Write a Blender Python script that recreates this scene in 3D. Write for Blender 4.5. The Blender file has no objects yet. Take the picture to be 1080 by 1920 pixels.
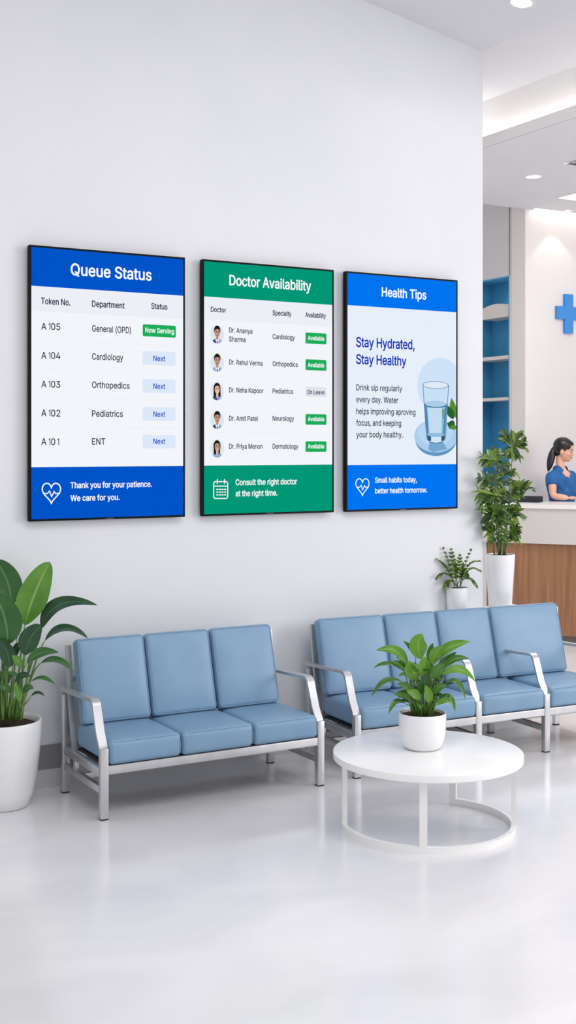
import bpy, bmesh, math, random
from mathutils import Vector, Matrix
from mathutils.geometry import delaunay_2d_cdt
random.seed(7)
PI = math.pi
COL = bpy.context.scene.collection
SC = bpy.context.scene

# ------------------------------------------------------------ camera, world, lights, exposure
# world: X runs along the display wall, Y points into it, Z up
FPX, CX, HY, CAMH = 2320.0, 540.0, 838.0, 1.75
F = Vector((0.4955, 0.8686, 0)).normalized()
R = Vector((F.y, -F.x, 0))
CAMLOC = Vector((0, 0, CAMH))
cam = bpy.data.cameras.new('camera')
cam.sensor_fit = 'VERTICAL'
cam.sensor_height = 36
cam.lens = 36 * FPX / 1920
cam.shift_y = -(960 - HY) / 1920
cam.clip_start = 0.05
camo = bpy.data.objects.new('camera', cam)
COL.objects.link(camo)
camo.location = CAMLOC
camo.rotation_euler = (PI / 2, 0, math.atan2(-F.x, F.y))
SC.camera = camo

w = bpy.data.worlds.new('world')
SC.world = w
w.use_nodes = True
bg = w.node_tree.nodes['Background']
bg.inputs[0].default_value = (0.975, 0.975, 0.99, 1)
bg.inputs[1].default_value = 0.79

def area(name, loc, target, sx, sy, power, col=(1, 1, 1)):
    l = bpy.data.lights.new(name, 'AREA')
    l.shape = 'RECTANGLE'; l.size = sx; l.size_y = sy; l.energy = power; l.color = col
    o = bpy.data.objects.new(name, l); COL.objects.link(o)
    o.location = loc
    o.rotation_euler = (Vector(target) - Vector(loc)).to_track_quat('-Z', 'Y').to_euler()
    return o
area('right_key_light', (9.0, 0.2, 2.7), (4.8, 6.0, 0.9), 3.6, 2.6, 182, (1.0, 0.985, 0.97))  # added key light out of view on the right; no window there
area('overhead_light', (2.5, 2.2, 4.25), (2.5, 2.6, 0), 4.0, 2.4, 90, (1.0, 0.995, 0.99))  # added unseen fill over the floor, no fitted panel
area('reception_fill', (6.9, 7.2, 4.05), (7.2, 7.5, 0), 2.0, 2.2, 100, (1.0, 0.96, 0.93))  # added fill to brighten the reception area, not a fitting

SC.view_settings.view_transform = 'Standard'
SC.view_settings.look = 'None'
SC.view_settings.exposure = 0.0
SC.view_settings.gamma = 1.0
SC.view_settings.use_curve_mapping = False
SC.cycles.max_bounces = 8

# ------------------------------------------------------------ helpers
def ray(px):
    return F + R * ((px - CX) / FPX)
def P(px, py, d):
    v = ray(px) * d
    return Vector((v.x, v.y, CAMH - (py - HY) * d / FPX))
def at(px, py, Y):                      # point of the plane y = Y seen at a pixel
    return P(px, py, Y / ray(px).y)
def lin(c):
    c = c / 255.0
    return c / 12.92 if c <= 0.04045 else ((c + 0.055) / 1.055) ** 2.4
def rgb(r, g, b):
    return (lin(r), lin(g), lin(b), 1)

MATS = {}
def mat(name, col, rough=0.5, metal=0.0, emit=None, es=1.0, spec=0.5, coat=0.0):
    if name in MATS: return MATS[name]
    m = bpy.data.materials.new(name); m.use_nodes = True
    b = m.node_tree.nodes['Principled BSDF']
    b.inputs['Base Color'].default_value = col
    b.inputs['Roughness'].default_value = rough
    b.inputs['Metallic'].default_value = metal
    b.inputs['Specular IOR Level'].default_value = spec
    b.inputs['Coat Weight'].default_value = coat
    if emit:
        b.inputs['Emission Color'].default_value = emit
        b.inputs['Emission Strength'].default_value = es
    MATS[name] = m
    return m
def noisy(m, c1, c2, scale=5.0, stretch=(1, 1, 1), detail=4, lo=0.35, hi=0.65, rough=None, bump=0.0, distort=0.0):
    nt = m.node_tree; b = nt.nodes['Principled BSDF']
    tc = nt.nodes.new('ShaderNodeTexCoord'); mp = nt.nodes.new('ShaderNodeMapping')
    mp.inputs['Scale'].default_value = stretch
    n = nt.nodes.new('ShaderNodeTexNoise'); n.inputs['Scale'].default_value = scale
    n.inputs['Detail'].default_value = detail; n.inputs['Distortion'].default_value = distort
    r = nt.nodes.new('ShaderNodeValToRGB')
    r.color_ramp.elements[0].position = lo; r.color_ramp.elements[0].color = c1
    r.color_ramp.elements[1].position = hi; r.color_ramp.elements[1].color = c2
    nt.links.new(tc.outputs['Object'], mp.inputs[0]); nt.links.new(mp.outputs[0], n.inputs['Vector'])
    nt.links.new(n.outputs[0], r.inputs[0]); nt.links.new(r.outputs[0], b.inputs['Base Color'])
    if rough:
        mr = nt.nodes.new('ShaderNodeMapRange')
        mr.inputs['To Min'].default_value, mr.inputs['To Max'].default_value = rough
        nt.links.new(n.outputs[0], mr.inputs[0]); nt.links.new(mr.outputs[0], b.inputs['Roughness'])
    if bump:
        bp = nt.nodes.new('ShaderNodeBump'); bp.inputs['Strength'].default_value = bump
        bp.inputs['Distance'].default_value = 0.01
        nt.links.new(n.outputs[0], bp.inputs['Height']); nt.links.new(bp.outputs[0], b.inputs['Normal'])
    return m

def link(name, bm, m, parent=None, smooth=False, auto=None):
    me = bpy.data.meshes.new(name)
    bm.normal_update()
    bm.to_mesh(me); bm.free()
    return link_me(name, me, m, parent, smooth, auto)
def link_me(name, me, m, parent=None, smooth=False, auto=None):
    o = bpy.data.objects.new(name, me); COL.objects.link(o)
    for mm in (m if isinstance(m, (list, tuple)) else [m]): me.materials.append(mm)
    if smooth or auto:
        me.polygons.foreach_set('use_smooth', [True] * len(me.polygons))
    if auto: me.set_sharp_from_angle(angle=math.radians(auto))
    if parent: o.parent = parent
    return o
def thing(name, label, cat, loc=(0, 0, 0), rz=0, group=None):
    o = bpy.data.objects.new(name, None); COL.objects.link(o)
    o.empty_display_size = 0.1
    o.location = loc; o.rotation_euler = (0, 0, rz)
    tag(o, label, cat, group)
    return o
def tag(o, label, cat, group=None):
    o['label'] = label; o['category'] = cat
    if group: o['group'] = group
    return o
def struct(name, bm, m, **k):
    o = link(name, bm, m, **k); o['kind'] = 'structure'; return o

def add_box(bm, x0, x1, y0, y1, z0, z1, bev=0, seg=2, M=None, mi=0):
    vs = [bm.verts.new((x, y, z)) for x in (x0, x1) for y in (y0, y1) for z in (z0, z1)]
    idx = [(0, 1, 3, 2), (4, 6, 7, 5), (0, 4, 5, 1), (2, 3, 7, 6), (0, 2, 6, 4), (1, 5, 7, 3)]
    fs = [bm.faces.new([vs[i] for i in f]) for f in idx]
    for f in fs: f.material_index = mi
    if bev:
        es = list({e for f in fs for e in f.edges})
        r = bmesh.ops.bevel(bm, geom=es, offset=bev, segments=seg, affect='EDGES', profile=0.5)
        vs = list({v for f in r['faces'] for v in f.verts} | {v for v in vs if v.is_valid})
        for f in r['faces']: f.material_index = mi
    if M is not None: bmesh.ops.transform(bm, matrix=M, verts=vs)
    return bm
def boxbm(*a, **k): return add_box(bmesh.new(), *a, **k)
def add_tube(bm, pts, rad, n=10, caps=True, flat=None):
    pts = [Vector(p) for p in pts]
    rr = rad if isinstance(rad, (list, tuple)) else [rad] * len(pts)
    rings = []; prev = None
    for i, p in enumerate(pts):
        t = (pts[min(i + 1, len(pts) - 1)] - pts[max(i - 1, 0)]).normalized()
        if prev is None:
            a = Vector((0, 0, 1)) if abs(t.z) < 0.9 else Vector((1, 0, 0))
            u = t.cross(a).normalized()
        else:
            u = (prev - t * prev.dot(t)).normalized()
        prev = u; v = t.cross(u)
        rings.append([bm.verts.new(p + (u * math.cos(2 * PI * k / n) + v * math.sin(2 * PI * k / n)) * rr[i]) for k in range(n)])
    for a, b in zip(rings, rings[1:]):
        for k in range(n): bm.faces.new((a[k], a[(k + 1) % n], b[(k + 1) % n], b[k]))
    if caps:
        bm.faces.new(rings[0][::-1]); bm.faces.new(rings[-1])
    return bm
def add_lathe(bm, prof, n=64, c=(0, 0), mi=0):
    rings = []
    for r, z in prof:
        if r < 1e-5: rings.append([bm.verts.new((c[0], c[1], z))])
        else: rings.append([bm.verts.new((c[0] + r * math.cos(2 * PI * k / n), c[1] + r * math.sin(2 * PI * k / n), z)) for k in range(n)])
    for a, b in zip(rings, rings[1:]):
        for k in range(n):
            k2 = (k + 1) % n
            q = [a[k % len(a)], a[k2 % len(a)], b[k2 % len(b)], b[k % len(b)]]
            q2 = []
            for v in q:
                if v not in q2: q2.append(v)
            if len(q2) > 2: bm.faces.new(q2).material_index = mi
    return bm
def add_prism(bm, poly, z0, z1, mi=0):
    a = [bm.verts.new((x, y, z0)) for x, y in poly]; b = [bm.verts.new((x, y, z1)) for x, y in poly]
    n = len(poly)
    bm.faces.new(a[::-1]).material_index = mi; bm.faces.new(b).material_index = mi
    for i in range(n): bm.faces.new((a[i], a[(i + 1) % n], b[(i + 1) % n], b[i])).material_index = mi
    return bm
def bez(p, n=12):
    out = []
    for i in range(n + 1):
        t = i / n; q = [Vector(x) for x in p]
        while len(q) > 1: q = [a.lerp(b, t) for a, b in zip(q, q[1:])]
        out.append(q[0])
    return out

# ------------------------------------------------------------ materials
M_wall = noisy(mat('wall_paint', rgb(232, 233, 238), 0.6), rgb(229, 231, 235), rgb(233, 234, 238), 1.2)
M_ceil = noisy(mat('ceiling_paint', rgb(228, 227, 230), 0.8), rgb(226, 225, 229), rgb(230, 229, 232), 1.0)
M_warm = noisy(mat('warm_wall_paint', rgb(228, 222, 220), 0.6), rgb(225, 220, 219), rgb(229, 224, 222), 0.8)
M_panel = noisy(mat('pillar_panel_paint', rgb(212, 208, 208), 0.5), rgb(208, 204, 205), rgb(214, 210, 210), 1.0)
M_floor = noisy(mat('polished_stone_floor', rgb(230, 229, 232), 0.12, spec=0.5), rgb(227, 226, 229), rgb(239, 238, 240), 1.3,
                stretch=(1.0, 1.6, 1), detail=8, lo=0.3, hi=0.7, rough=(0.12, 0.20), distort=1.0)
M_base = mat('grey_skirting', rgb(140, 140, 142), 0.4)
M_plinth = mat('pale_skirting', rgb(205, 205, 208), 0.35)
M_steel = noisy(mat('brushed_steel', rgb(205, 205, 208), 0.38, metal=0.8), rgb(202, 202, 205), rgb(212, 212, 214), 14, stretch=(1, 1, 0.3), rough=(0.34, 0.42))
M_foot = mat('black_rubber', rgb(40, 40, 42), 0.7)
M_vinyl = noisy(mat('pale_blue_vinyl', rgb(138, 170, 198), 0.42), rgb(124, 158, 188), rgb(130, 164, 193), 6, bump=0.06)
M_pipe = mat('piping_vinyl', rgb(142, 173, 200), 0.45)
M_under = mat('cushion_underside', rgb(35, 38, 45), 0.8)
M_white = mat('white_lacquer', rgb(250, 249, 248), 0.2, spec=0.3)
M_pot = mat('white_ceramic', rgb(246, 246, 248), 0.22, coat=0.4)
M_soil = noisy(mat('potting_soil', rgb(50, 36, 28), 0.95), rgb(30, 22, 17), rgb(80, 58, 42), 60, bump=0.6)
M_black = mat('display_bezel_black', rgb(7, 8, 9), 0.45, spec=0.12)
M_wood = noisy(mat('oak_veneer', rgb(160, 115, 80), 0.45), rgb(138, 96, 66), rgb(168, 122, 86), 3.5, stretch=(9, 9, 0.5), detail=6, lo=0.3, hi=0.75)
M_deskw = mat('desk_white_solid_surface', rgb(208, 203, 200), 0.3)
M_blue = noisy(mat('niche_blue', rgb(55, 135, 185), 0.35), rgb(62, 140, 186), rgb(76, 154, 200), 1.5)
M_shelf = mat('shelf_beige', rgb(214, 206, 200), 0.4)
M_cross = mat('cross_blue', rgb(60, 140, 215), 0.35)
M_led = mat('led_strip', (1, 1, 1, 1), 0.5, emit=(1, 0.97, 0.93, 1), es=4.2)
M_ledw = mat('warm_led_strip', (1, 1, 1, 1), 0.5, emit=(1, 0.86, 0.74, 1), es=13)
M_lamp = mat('lamp_diffuser', (1, 1, 1, 1), 0.5, emit=(1, 0.99, 0.97, 1), es=3)
M_panl = mat('panel_diffuser', (0.9, 0.9, 0.9, 1), 0.5, emit=(1, 0.97, 0.95, 1), es=0.78)
M_trimw = mat('lamp_trim_white', rgb(235, 235, 236), 0.4)
M_vent = mat('vent_grey', rgb(78, 76, 76), 0.6)
M_dark = mat('dark_plastic', rgb(48, 50, 54), 0.4)
M_kick = mat('desk_kick_plate', rgb(120, 116, 114), 0.4)

# ------------------------------------------------------------ the room
WY = 6.14          # display wall
WX = 4.909         # its right end
CZ = 4.23
def ceil_z(x): return CZ - 0.182 * (x - WX) if x < WX else CZ
# floor
struct('floor', boxbm(-9, 16, -8, 14, -0.1, 0), M_floor)
# display wall (top follows the raked ceiling)
bm = bmesh.new()
def wallpoly(bm, pts, y0, y1):
    a = [bm.verts.new((x, y0, z)) for x, z in pts]; b = [bm.verts.new((x, y1, z)) for x, z in pts]
    n = len(pts)
    bm.faces.new(a); bm.faces.new(b[::-1])
    for i in range(n): bm.faces.new((a[i], b[i], b[(i + 1) % n], a[(i + 1) % n]))
wallpoly(bm, [(-8, 0), (WX, 0), (WX, CZ), (-8, ceil_z(-8))], WY, WY + 0.22)
bmesh.ops.recalc_face_normals(bm, faces=bm.faces)
struct('wall_left', bm, M_wall)
# raked ceiling and flat ceiling
bm = bmesh.new()
wallpoly(bm, [(-8, ceil_z(-8)), (WX, CZ), (5.62, CZ), (5.62, CZ + 0.1), (WX, CZ + 0.1), (-8, ceil_z(-8) + 0.1)], -7, 11.5)
bmesh.ops.recalc_face_normals(bm, faces=bm.faces)
struct('ceiling', bm, M_ceil)
# light cove between the two ceilings: lip, trough, back
bm = bmesh.new()
add_box(bm, 5.50, 5.53, -7, 11.5, 3.853, 3.93)
add_box(bm, 5.62, 5.66, -7, 11.5, 3.853, CZ + 0.1)
struct('trim_1', bm, mat('cove_white', rgb(250, 247, 245), 0.6))
struct('trim_5', boxbm(5.50, 5.66, -7, 11.5, 3.845, 3.853), M_ceil)
LZ = 4.11
CWY, NWX = 9.5, 8.13
# reception ceiling, stops short of the sign wall to leave a light slot
bm = bmesh.new()
add_box(bm, 5.66, 15, -7, CWY - 0.09, LZ, LZ + 0.08)
add_box(bm, 5.66, NWX + 0.06, CWY - 0.09, CWY, LZ, LZ + 0.08)
struct('ceiling_1', bm, M_ceil)
bm = bmesh.new()   # ceiling rising over the shelf niche side
vs = [(5.66, CWY, LZ), (NWX + .1, CWY, LZ), (NWX + .1, 11.5, LZ + 0.65), (5.66, 11.5, LZ + 0.65)]
a = [bm.verts.new(v) for v in vs]; b = [bm.verts.new((x, y, z + 0.08)) for x, y, z in vs]
bm.faces.new(a[::-1]); bm.faces.new(b)
for i in range(4): bm.faces.new((a[i], a[(i + 1) % 4], b[(i + 1) % 4], b[i]))
bmesh.ops.recalc_face_normals(bm, faces=bm.faces)
struct('ceiling_2', bm, M_ceil)
# sign wall
struct('wall_back', boxbm(NWX, 15, CWY, CWY + 0.2, 0, 4.35), M_warm)
struct('trim_2', boxbm(NWX, 15, CWY - 0.11, CWY - 0.09, LZ + 0.0801, 4.2999), M_trimw)
# shelf side wall with the niche cut in it: plane x = NWX, niche Y 9.74..10.30
NY0, NY1, NZ0, NZ1, ND = 9.74, 10.35, 0.35, 3.48, 0.28
bm = bmesh.new()
add_box(bm, NWX, NWX + 0.3, CWY + 0.2, NY0, 0, 4.9)
add_box(bm, NWX, NWX + 0.3, NY1, 11.5, 0, 4.9)
add_box(bm, NWX, NWX + 0.3, NY0, NY1, NZ1, 4.9)
add_box(bm, NWX, NWX + 0.3, NY0, NY1, 0, NZ0)
struct('wall_right', bm, M_panel)
struct('trim_3', boxbm(NWX - 0.006, NWX, NY0 - 0.006, NY0 + 0.002, NZ1, 4.5), M_kick)
# baseboard of the display wall: dark band over a pale plinth
struct('baseboard_left', boxbm(-8, WX, WY - 0.012, WY, 0.0955, 0.219), M_base)
struct('baseboard_right', boxbm(-8, WX, WY - 0.015, WY, 0, 0.0955), M_plinth)

# LED strips
o = tag(link('cove_led_strip', boxbm(5.531, 5.537, -6.9, 11.4, 3.856, 3.926), M_led), 'long white light strip hidden in the stepped ceiling cove at upper right', 'light strip')
o = tag(link('warm_led_strip', boxbm(NWX + 0.065, 14.9, CWY - 0.08, CWY - 0.03, 4.27, 4.285), M_ledw), 'warm light strip in the ceiling slot above the blue cross wall', 'light strip')
struct('trim_4', boxbm(NWX, 15, CWY - 0.11, CWY, 4.30, 4.33), M_trimw)
struct('trim_6', boxbm(NWX + 0.0005, NWX + 0.06, CWY - 0.0899, CWY - 0.0001, LZ + .0801, 4.2999), M_trimw)

# ------------------------------------------------------------ ceiling fittings
def downlight(name, label, p, r, slope=0, power=0, spot=None, aim=None):
    t = thing(name, label, 'ceiling light', p, 0, 'round recessed ceiling downlights')
    t.rotation_euler = (0, slope, 0)
    bm = bmesh.new()
    add_lathe(bm, [(r * 1.0, -0.001), (r * 1.02, -0.006), (r * 1.22, -0.004), (r * 1.25, 0.001), (r, 0.001), (r * 1.0, -0.001)], 40)
    link('trim_ring', bm, M_trimw, t, smooth=True)
    bm = bmesh.new(); add_lathe(bm, [(0, -0.003), (r * 1.0, -0.002), (r, 0.001), (0, 0.001)], 40)
    link('lamp_lens', bm, M_lamp, t)
    if power:
        l = bpy.data.lights.new('downlight_beam', 'SPOT'); l.energy = power; l.spot_size = spot or 1.6; l.spot_blend = 0.35
        l.shadow_soft_size = 0.03; l.color = (1, 0.95, 0.9)
        lo = bpy.data.objects.new('downlight_beam', l); COL.objects.link(lo); lo.parent = t
        lo.location = (0, 0, -0.02)
        if aim: lo.rotation_euler = (Vector(aim) - Vector(p)).to_track_quat('-Z', 'Y').to_euler()
sl = math.atan(0.182)
d = 6.9
for _ in range(20):
    q = P(978, 4, d); d *= (ceil_z(q.x) - CAMH) / (q.z - CAMH)
downlight('ceiling_downlight', 'round recessed downlight in the upper ceiling, cut by the top of the frame', P(978, 4, d), 0.060, sl, 2, 2.2)
def onceil(px, py, z): return P(px, py, (z - CAMH) * FPX / (HY - py))
downlight('ceiling_downlight', 'round recessed downlight in the lower ceiling beside the air vent', onceil(1000, 331, LZ), 0.062, 0, 6, 2.2)
q = onceil(1065, 394.5, LZ)
downlight('ceiling_downlight', 'smallest round downlight, close to the wall with the blue cross', q, 0.036, 0, 0)
l = bpy.data.lights.new('wall_washer_beam', 'SPOT'); l.energy = 5; l.spot_size = 1.35; l.spot_blend = 0.25; l.shadow_soft_size = 0.02; l.color = (1, 0.93, 0.86)
lo = bpy.data.objects.new('wall_washer_beam', l); COL.objects.link(lo); lo.location = (8.48, CWY - 0.20, LZ - 0.02); lo.rotation_euler = (math.radians(4), 0, 0)

# air vent
c = onceil(1058, 306, LZ)
t = thing('air_vent', 'grey slatted air vent in the lower ceiling at the right edge', 'air vent', c)
bm = bmesh.new()
W_, H_ = 0.9, 0.24
for a in ((0, W_, -H_, -H_ + 0.02), (0, W_, -0.02, 0), (0, 0.02, -H_ + .02, -.02), (W_ - .02, W_, -H_ + .02, -.02)):
    add_box(bm, a[0], a[1], a[2], a[3], -0.008, 0.0)
link('vent_frame', bm, mat('vent_frame_grey', rgb(190, 187, 187), 0.5), t)
for k in range(7):
    y = -H_ + 0.035 + k * 0.028
    link('slat', boxbm(0.02, W_ - 0.02, -0.009, 0.009, -0.002, 0.0005, M=Matrix.Translation((0, y, -0.007)) @ Matrix.Rotation(0.7, 4, 'X')), M_vent, t)
link('backing', boxbm(0.02, W_ - .02, -H_ + .02, -.02, -0.002, 0), M_dark, t)
# square light panel
c = onceil(1043, 370, LZ)
t = thing('overhead_light', 'flat white rectangular light panel in the lower ceiling', 'ceiling light', c)
link('frame', boxbm(0, 1.1, -1.1, 0, -0.008, 0), M_trimw, t)
link('diffuser', boxbm(0.015, 1.085, -1.085, -0.015, -0.011, -0.0082), M_panl, t)

# ------------------------------------------------------------ blue shelving niche
t = thing('shelf_niche', 'tall built-in blue shelving unit with pale shelves beside the reception wall', 'shelving', (NWX, NY0, NZ0))
def nb(x0, x1, y0, y1, z0, z1):
    return boxbm(x0, x1, y0, y1, z0 - NZ0, z1 - NZ0)
L = NY1 - NY0
link('back_panel', nb(ND - 0.02, ND, 0, L, NZ0, NZ1), M_blue, t)
link('side_panel', nb(0.0, ND - .02, 0.0, 0.015, NZ0, NZ1), M_blue, t)
link('side_panel', nb(0.0, ND - .02, L - 0.015, L, NZ0, NZ1), M_blue, t)
link('top_panel', nb(0.0, ND - .02, .015, L - .015, NZ1 - 0.015, NZ1), M_blue, t)
bm = bmesh.new()     # thick shelf; its arched top is a patch of light put into the shape
n = 24
y0, y1 = 0.016, 0.5
for s in range(2):
    pass
prof = [(y0, 3.075 - NZ0)] + [(y0 + (y1 - y0) * i / n, 3.175 - NZ0 + 0.045 * max(0, math.sin(PI * i / n)) ** 0.8) for i in range(n + 1)] + [(y1, 3.075 - NZ0)]
a = [bm.verts.new((0.03, y, z)) for y, z in prof]; b = [bm.verts.new((ND - 0.025, y, z)) for y, z in prof]
bm.faces.new(a); bm.faces.new(b[::-1])
for i in range(len(prof)): bm.faces.new((a[i], b[i], b[(i + 1) % len(prof)], a[(i + 1) % len(prof)]))
bmesh.ops.recalc_face_normals(bm, faces=bm.faces)
o = link('shelf', bm, M_shelf, t); o['label'] = 'thick pale shelf, top arched to stand for a patch of light'
for z, th in ((2.645, 0.035), (2.225, 0.03), (1.30, 0.05)):
    link('shelf', nb(0.02, ND - 0.022, 0.016, L - .016, z, z + th), M_shelf, t)
l = bpy.data.lights.new('niche_fill', 'SPOT'); l.energy = 3; l.spot_size = 2.2; l.spot_blend = .8; l.shadow_soft_size = .02; l.color = (1, .95, .9)  # spot added to brighten the niche, no lamp fitted here
lo = bpy.data.objects.new('niche_fill', l); COL.objects.link(lo); lo.location = (NWX + 0.10, NY0 + 0.20, NZ1 - 0.03)

# blue cross
yc = CWY - 0.035
X = [at(px, 590, yc).x for px in (1045, 1060, 1075)]
X.append(X[2] + (X[1] - X[0]))
zt = at(1067, 551.5, yc).z; zb = at(1067, 625, yc).z
z1 = at(1052, 574, yc).z; z0 = at(1052, 598, yc).z
bm = bmesh.new()
poly = [(X[0], z0), (X[1], z0), (X[1], zb), (X[2], zb), (X[2], z0), (X[3], z0), (X[3], z1), (X[2], z1), (X[2], zt), (X[1], zt), (X[1], z1), (X[0], z1)]
wallpoly(bm, poly, yc, CWY)
bmesh.ops.recalc_face_normals(bm, faces=bm.faces)
tag(link('medical_cross_sign', bm, M_cross), 'blue raised medical cross sign on the pale reception wall', 'sign')

# ------------------------------------------------------------ reception desk (curved front)
D0 = P(1080, 1210, 10.91); D1 = P(905, 1210, 11.28)
D0.z = D1.z = 0
ax = (D0 - D1).normalized()
nrm = Vector((-ax.y, ax.x, 0))
if nrm.dot(F) < 0: nrm = -nrm      # nrm points behind the desk
def dp(s, off):                     # s metres from the left corner D1 along the front, off metres behind the front
    c = 0.05 * (s - 0.45) ** 2
    p = D1 + ax * s + nrm * (off + c)
    return (p.x, p.y)
S0, S1 = -0.35, 2.6
sn = 26
def strip(f, b, s0=S0, s1=S1):
    ss = [s0 + (s1 - s0) * i / sn for i in range(sn + 1)]
    return [dp(s, f) for s in ss] + [dp(s, b) for s in reversed(ss)]
t = thing('reception_desk', 'curved reception desk with white upper band and vertical oak front', 'reception desk', (D1.x, D1.y, 0))
def dprism(name, f, b, z0, z1, m, s0=S0, s1=S1, par=None):
    bm = bmesh.new()
    add_prism(bm, [(x - D1.x, y - D1.y) for x, y in strip(f, b, s0, s1)], z0, z1)
    bmesh.ops.recalc_face_normals(bm, faces=bm.faces)
    return link(name, bm, m, par or t)
dprism('kick_plate', 0.09, 0.14, 0, 0.07, M_kick)
dprism('front_panel', 0.03, 0.08, 0.07, 0.885, M_wood, 0.03, S1)
dprism('end_panel', 0.03, 0.6, 0.0, 0.885, M_panel, S0, 0.025)
dprism('upper_band', 0.0, 0.06, 0.885, 1.20, M_deskw)
dprism('countertop', -0.015, 0.36, 1.20, 1.235, mat('counter_top_white', rgb(236, 233, 231), 0.25))
dprism('counter_support', 0.30, 0.34, 0.93, 1.20, M_deskw)
dprism('countertop', 0.3601, 0.72, 1.20, 1.235, MATS['counter_top_white'], 0.42, S1)
dprism('worktop', 0.34, 0.74, 0.90, 0.93, M_deskw)
dprism('rear_panel', 0.36, 0.40, 0.0, 0.90, M_deskw)

# monitor behind the counter
mp = P(992, 940, 11.72); mp.z = 0.931
t = thing('computer_monitor', 'black computer monitor behind the reception counter, next to the woman', 'monitor', mp, math.atan2(ax.y, ax.x))
link('screen', boxbm(-0.13, 0.13, -0.012, 0.012, 0.12, 0.355, bev=0.004), M_dark, t)
link('stand', boxbm(-0.02, 0.02, 0.0, 0.02, 0.008, 0.2), M_dark, t)
link('base', boxbm(-0.09, 0.09, -0.05, 0.06, 0, 0.008, bev=0.003), M_dark, t)

# ------------------------------------------------------------ digital displays
SY = 6.09          # display glass plane
FONT = None
try:
    import os
    fp = os.path.join(bpy.utils.system_resource('DATAFILES'), 'fonts', 'Inter.woff2')
    if os.path.exists(fp): FONT = bpy.data.fonts.load(fp)
except Exception:
    FONT = None
TXT = {}
def text_mesh(s, offset):
    """letter outlines triangulated with a non-zero winding fill"""
    if s in TXT:
        me = bpy.data.meshes.new('txt'); me.from_pydata(*TXT[s]); return me
    cu = bpy.data.curves.new('txt', 'FONT'); cu.body = s; cu.size = 1
    if FONT: cu.font = FONT
    cu.resolution_u = 4; cu.fill_mode = 'NONE'
    o = bpy.data.objects.new('txt', cu); COL.objects.link(o)
    me = bpy.data.meshes.new_from_object(o.evaluated_get(bpy.context.evaluated_depsgraph_get()))
    bpy.data.objects.remove(o); bpy.data.curves.remove(cu)
    vs = [v.co.to_2d() for v in me.vertices]; es = [tuple(e.vertices) for e in me.edges]
    bpy.data.meshes.remove(me)
    adj = [[] for _ in vs]
    for a, b in es: adj[a].append(b); adj[b].append(a)
    seen = set(); segs = []
    for v in range(len(vs)):
        if v in seen or not adj[v]: continue
        L_ = [v]; seen.add(v); cur = v
        while True:
            nx = [x for x in adj[cur] if x not in seen]
            if not nx: break
            cur = nx[0]; seen.add(cur); L_.append(cur)
        segs += [(vs[L_[k]], vs[L_[(k + 1) % len(L_)]]) for k in range(len(L_))]
    r = delaunay_2d_cdt(vs, es, [], 0, 1e-5)
    def inside(p):
        w_ = 0
        for a, b in segs:
            if (a.y > p.y) != (b.y > p.y) and a.x + (p.y - a.y) / (b.y - a.y) * (b.x - a.x) > p.x:
                w_ += 1 if b.y > a.y else -1
        return w_ != 0
    V_ = r[0]; F_ = [list(t) for t in r[2] if inside((V_[t[0]] + V_[t[1]] + V_[t[2]]) / 3)]
    TXT[s] = ([(v.x, v.y, 0) for v in V_], [], F_)
    me = bpy.data.meshes.new('txt'); me.from_pydata(*TXT[s])
    return me
_h = text_mesh('H', 0); CAPH = max(v.co.y for v in _h.vertices); bpy.data.meshes.remove(_h)

def emat(name, c):
    m = mat('screen_' + name, (0.0, 0.0, 0.0, 1), 0.3, emit=rgb(*c), es=1.0, spec=0.0)
    return m
E_white = emat('white', (250, 251, 255)); E_bg = emat('page', (243, 245, 250)); E_band = emat('table_head', (236, 239, 246))
E_blue = emat('royal_blue', (0, 84, 200)); E_blue2 = emat('azure_blue', (0, 116, 240)); E_green = emat('teal_green', (0, 150, 118))
E_navy = emat('navy_text', (30, 36, 66)); E_grey = emat('slate_text', (52, 58, 76)); E_badge = emat('badge_green', (28, 172, 90))
E_next = emat('badge_pale', (221, 233, 251)); E_nextt = emat('next_text', (40, 82, 190)); E_line = emat('rule', (233, 236, 242))
E_tip = emat('tip_page', (231, 239, 250)); E_tipt = emat('tip_title', (14, 50, 180)); E_sil = emat('leave_badge', (226, 229, 238))
E_skin = emat('portrait_skin', (198, 146, 118)); E_hair = emat('portrait_hair', (26, 22, 24)); E_coatw = emat('portrait_shirt', (225, 232, 242))
E_suit = emat('portrait_suit', (48, 72, 116)); E_suit2 = emat('portrait_suit_pale', (140, 172, 212)); E_circ = emat('portrait_ring', (222, 230, 238))
E_c1 = emat('picture_circle', (206, 226, 248)); E_c2 = emat('picture_plate', (172, 205, 236)); E_c3 = emat('picture_plate_edge', (98, 150, 192))
E_g1 = emat('picture_glass', (200, 224, 246)); E_g2 = emat('picture_water', (140, 188, 222)); E_g3 = emat('picture_glass_line', (70, 112, 150))
E_g4 = emat('picture_water_light', (196, 220, 240)); E_l1 = emat('picture_leaf', (86, 138, 52)); E_l2 = emat('picture_leaf_dark', (40, 98, 48))
E_g5 = emat('picture_water_deep', (78, 138, 182)); E_skinl = emat('portrait_skin_light', (226, 182, 158)); E_g6 = emat('picture_base', (40, 88, 128))

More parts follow.
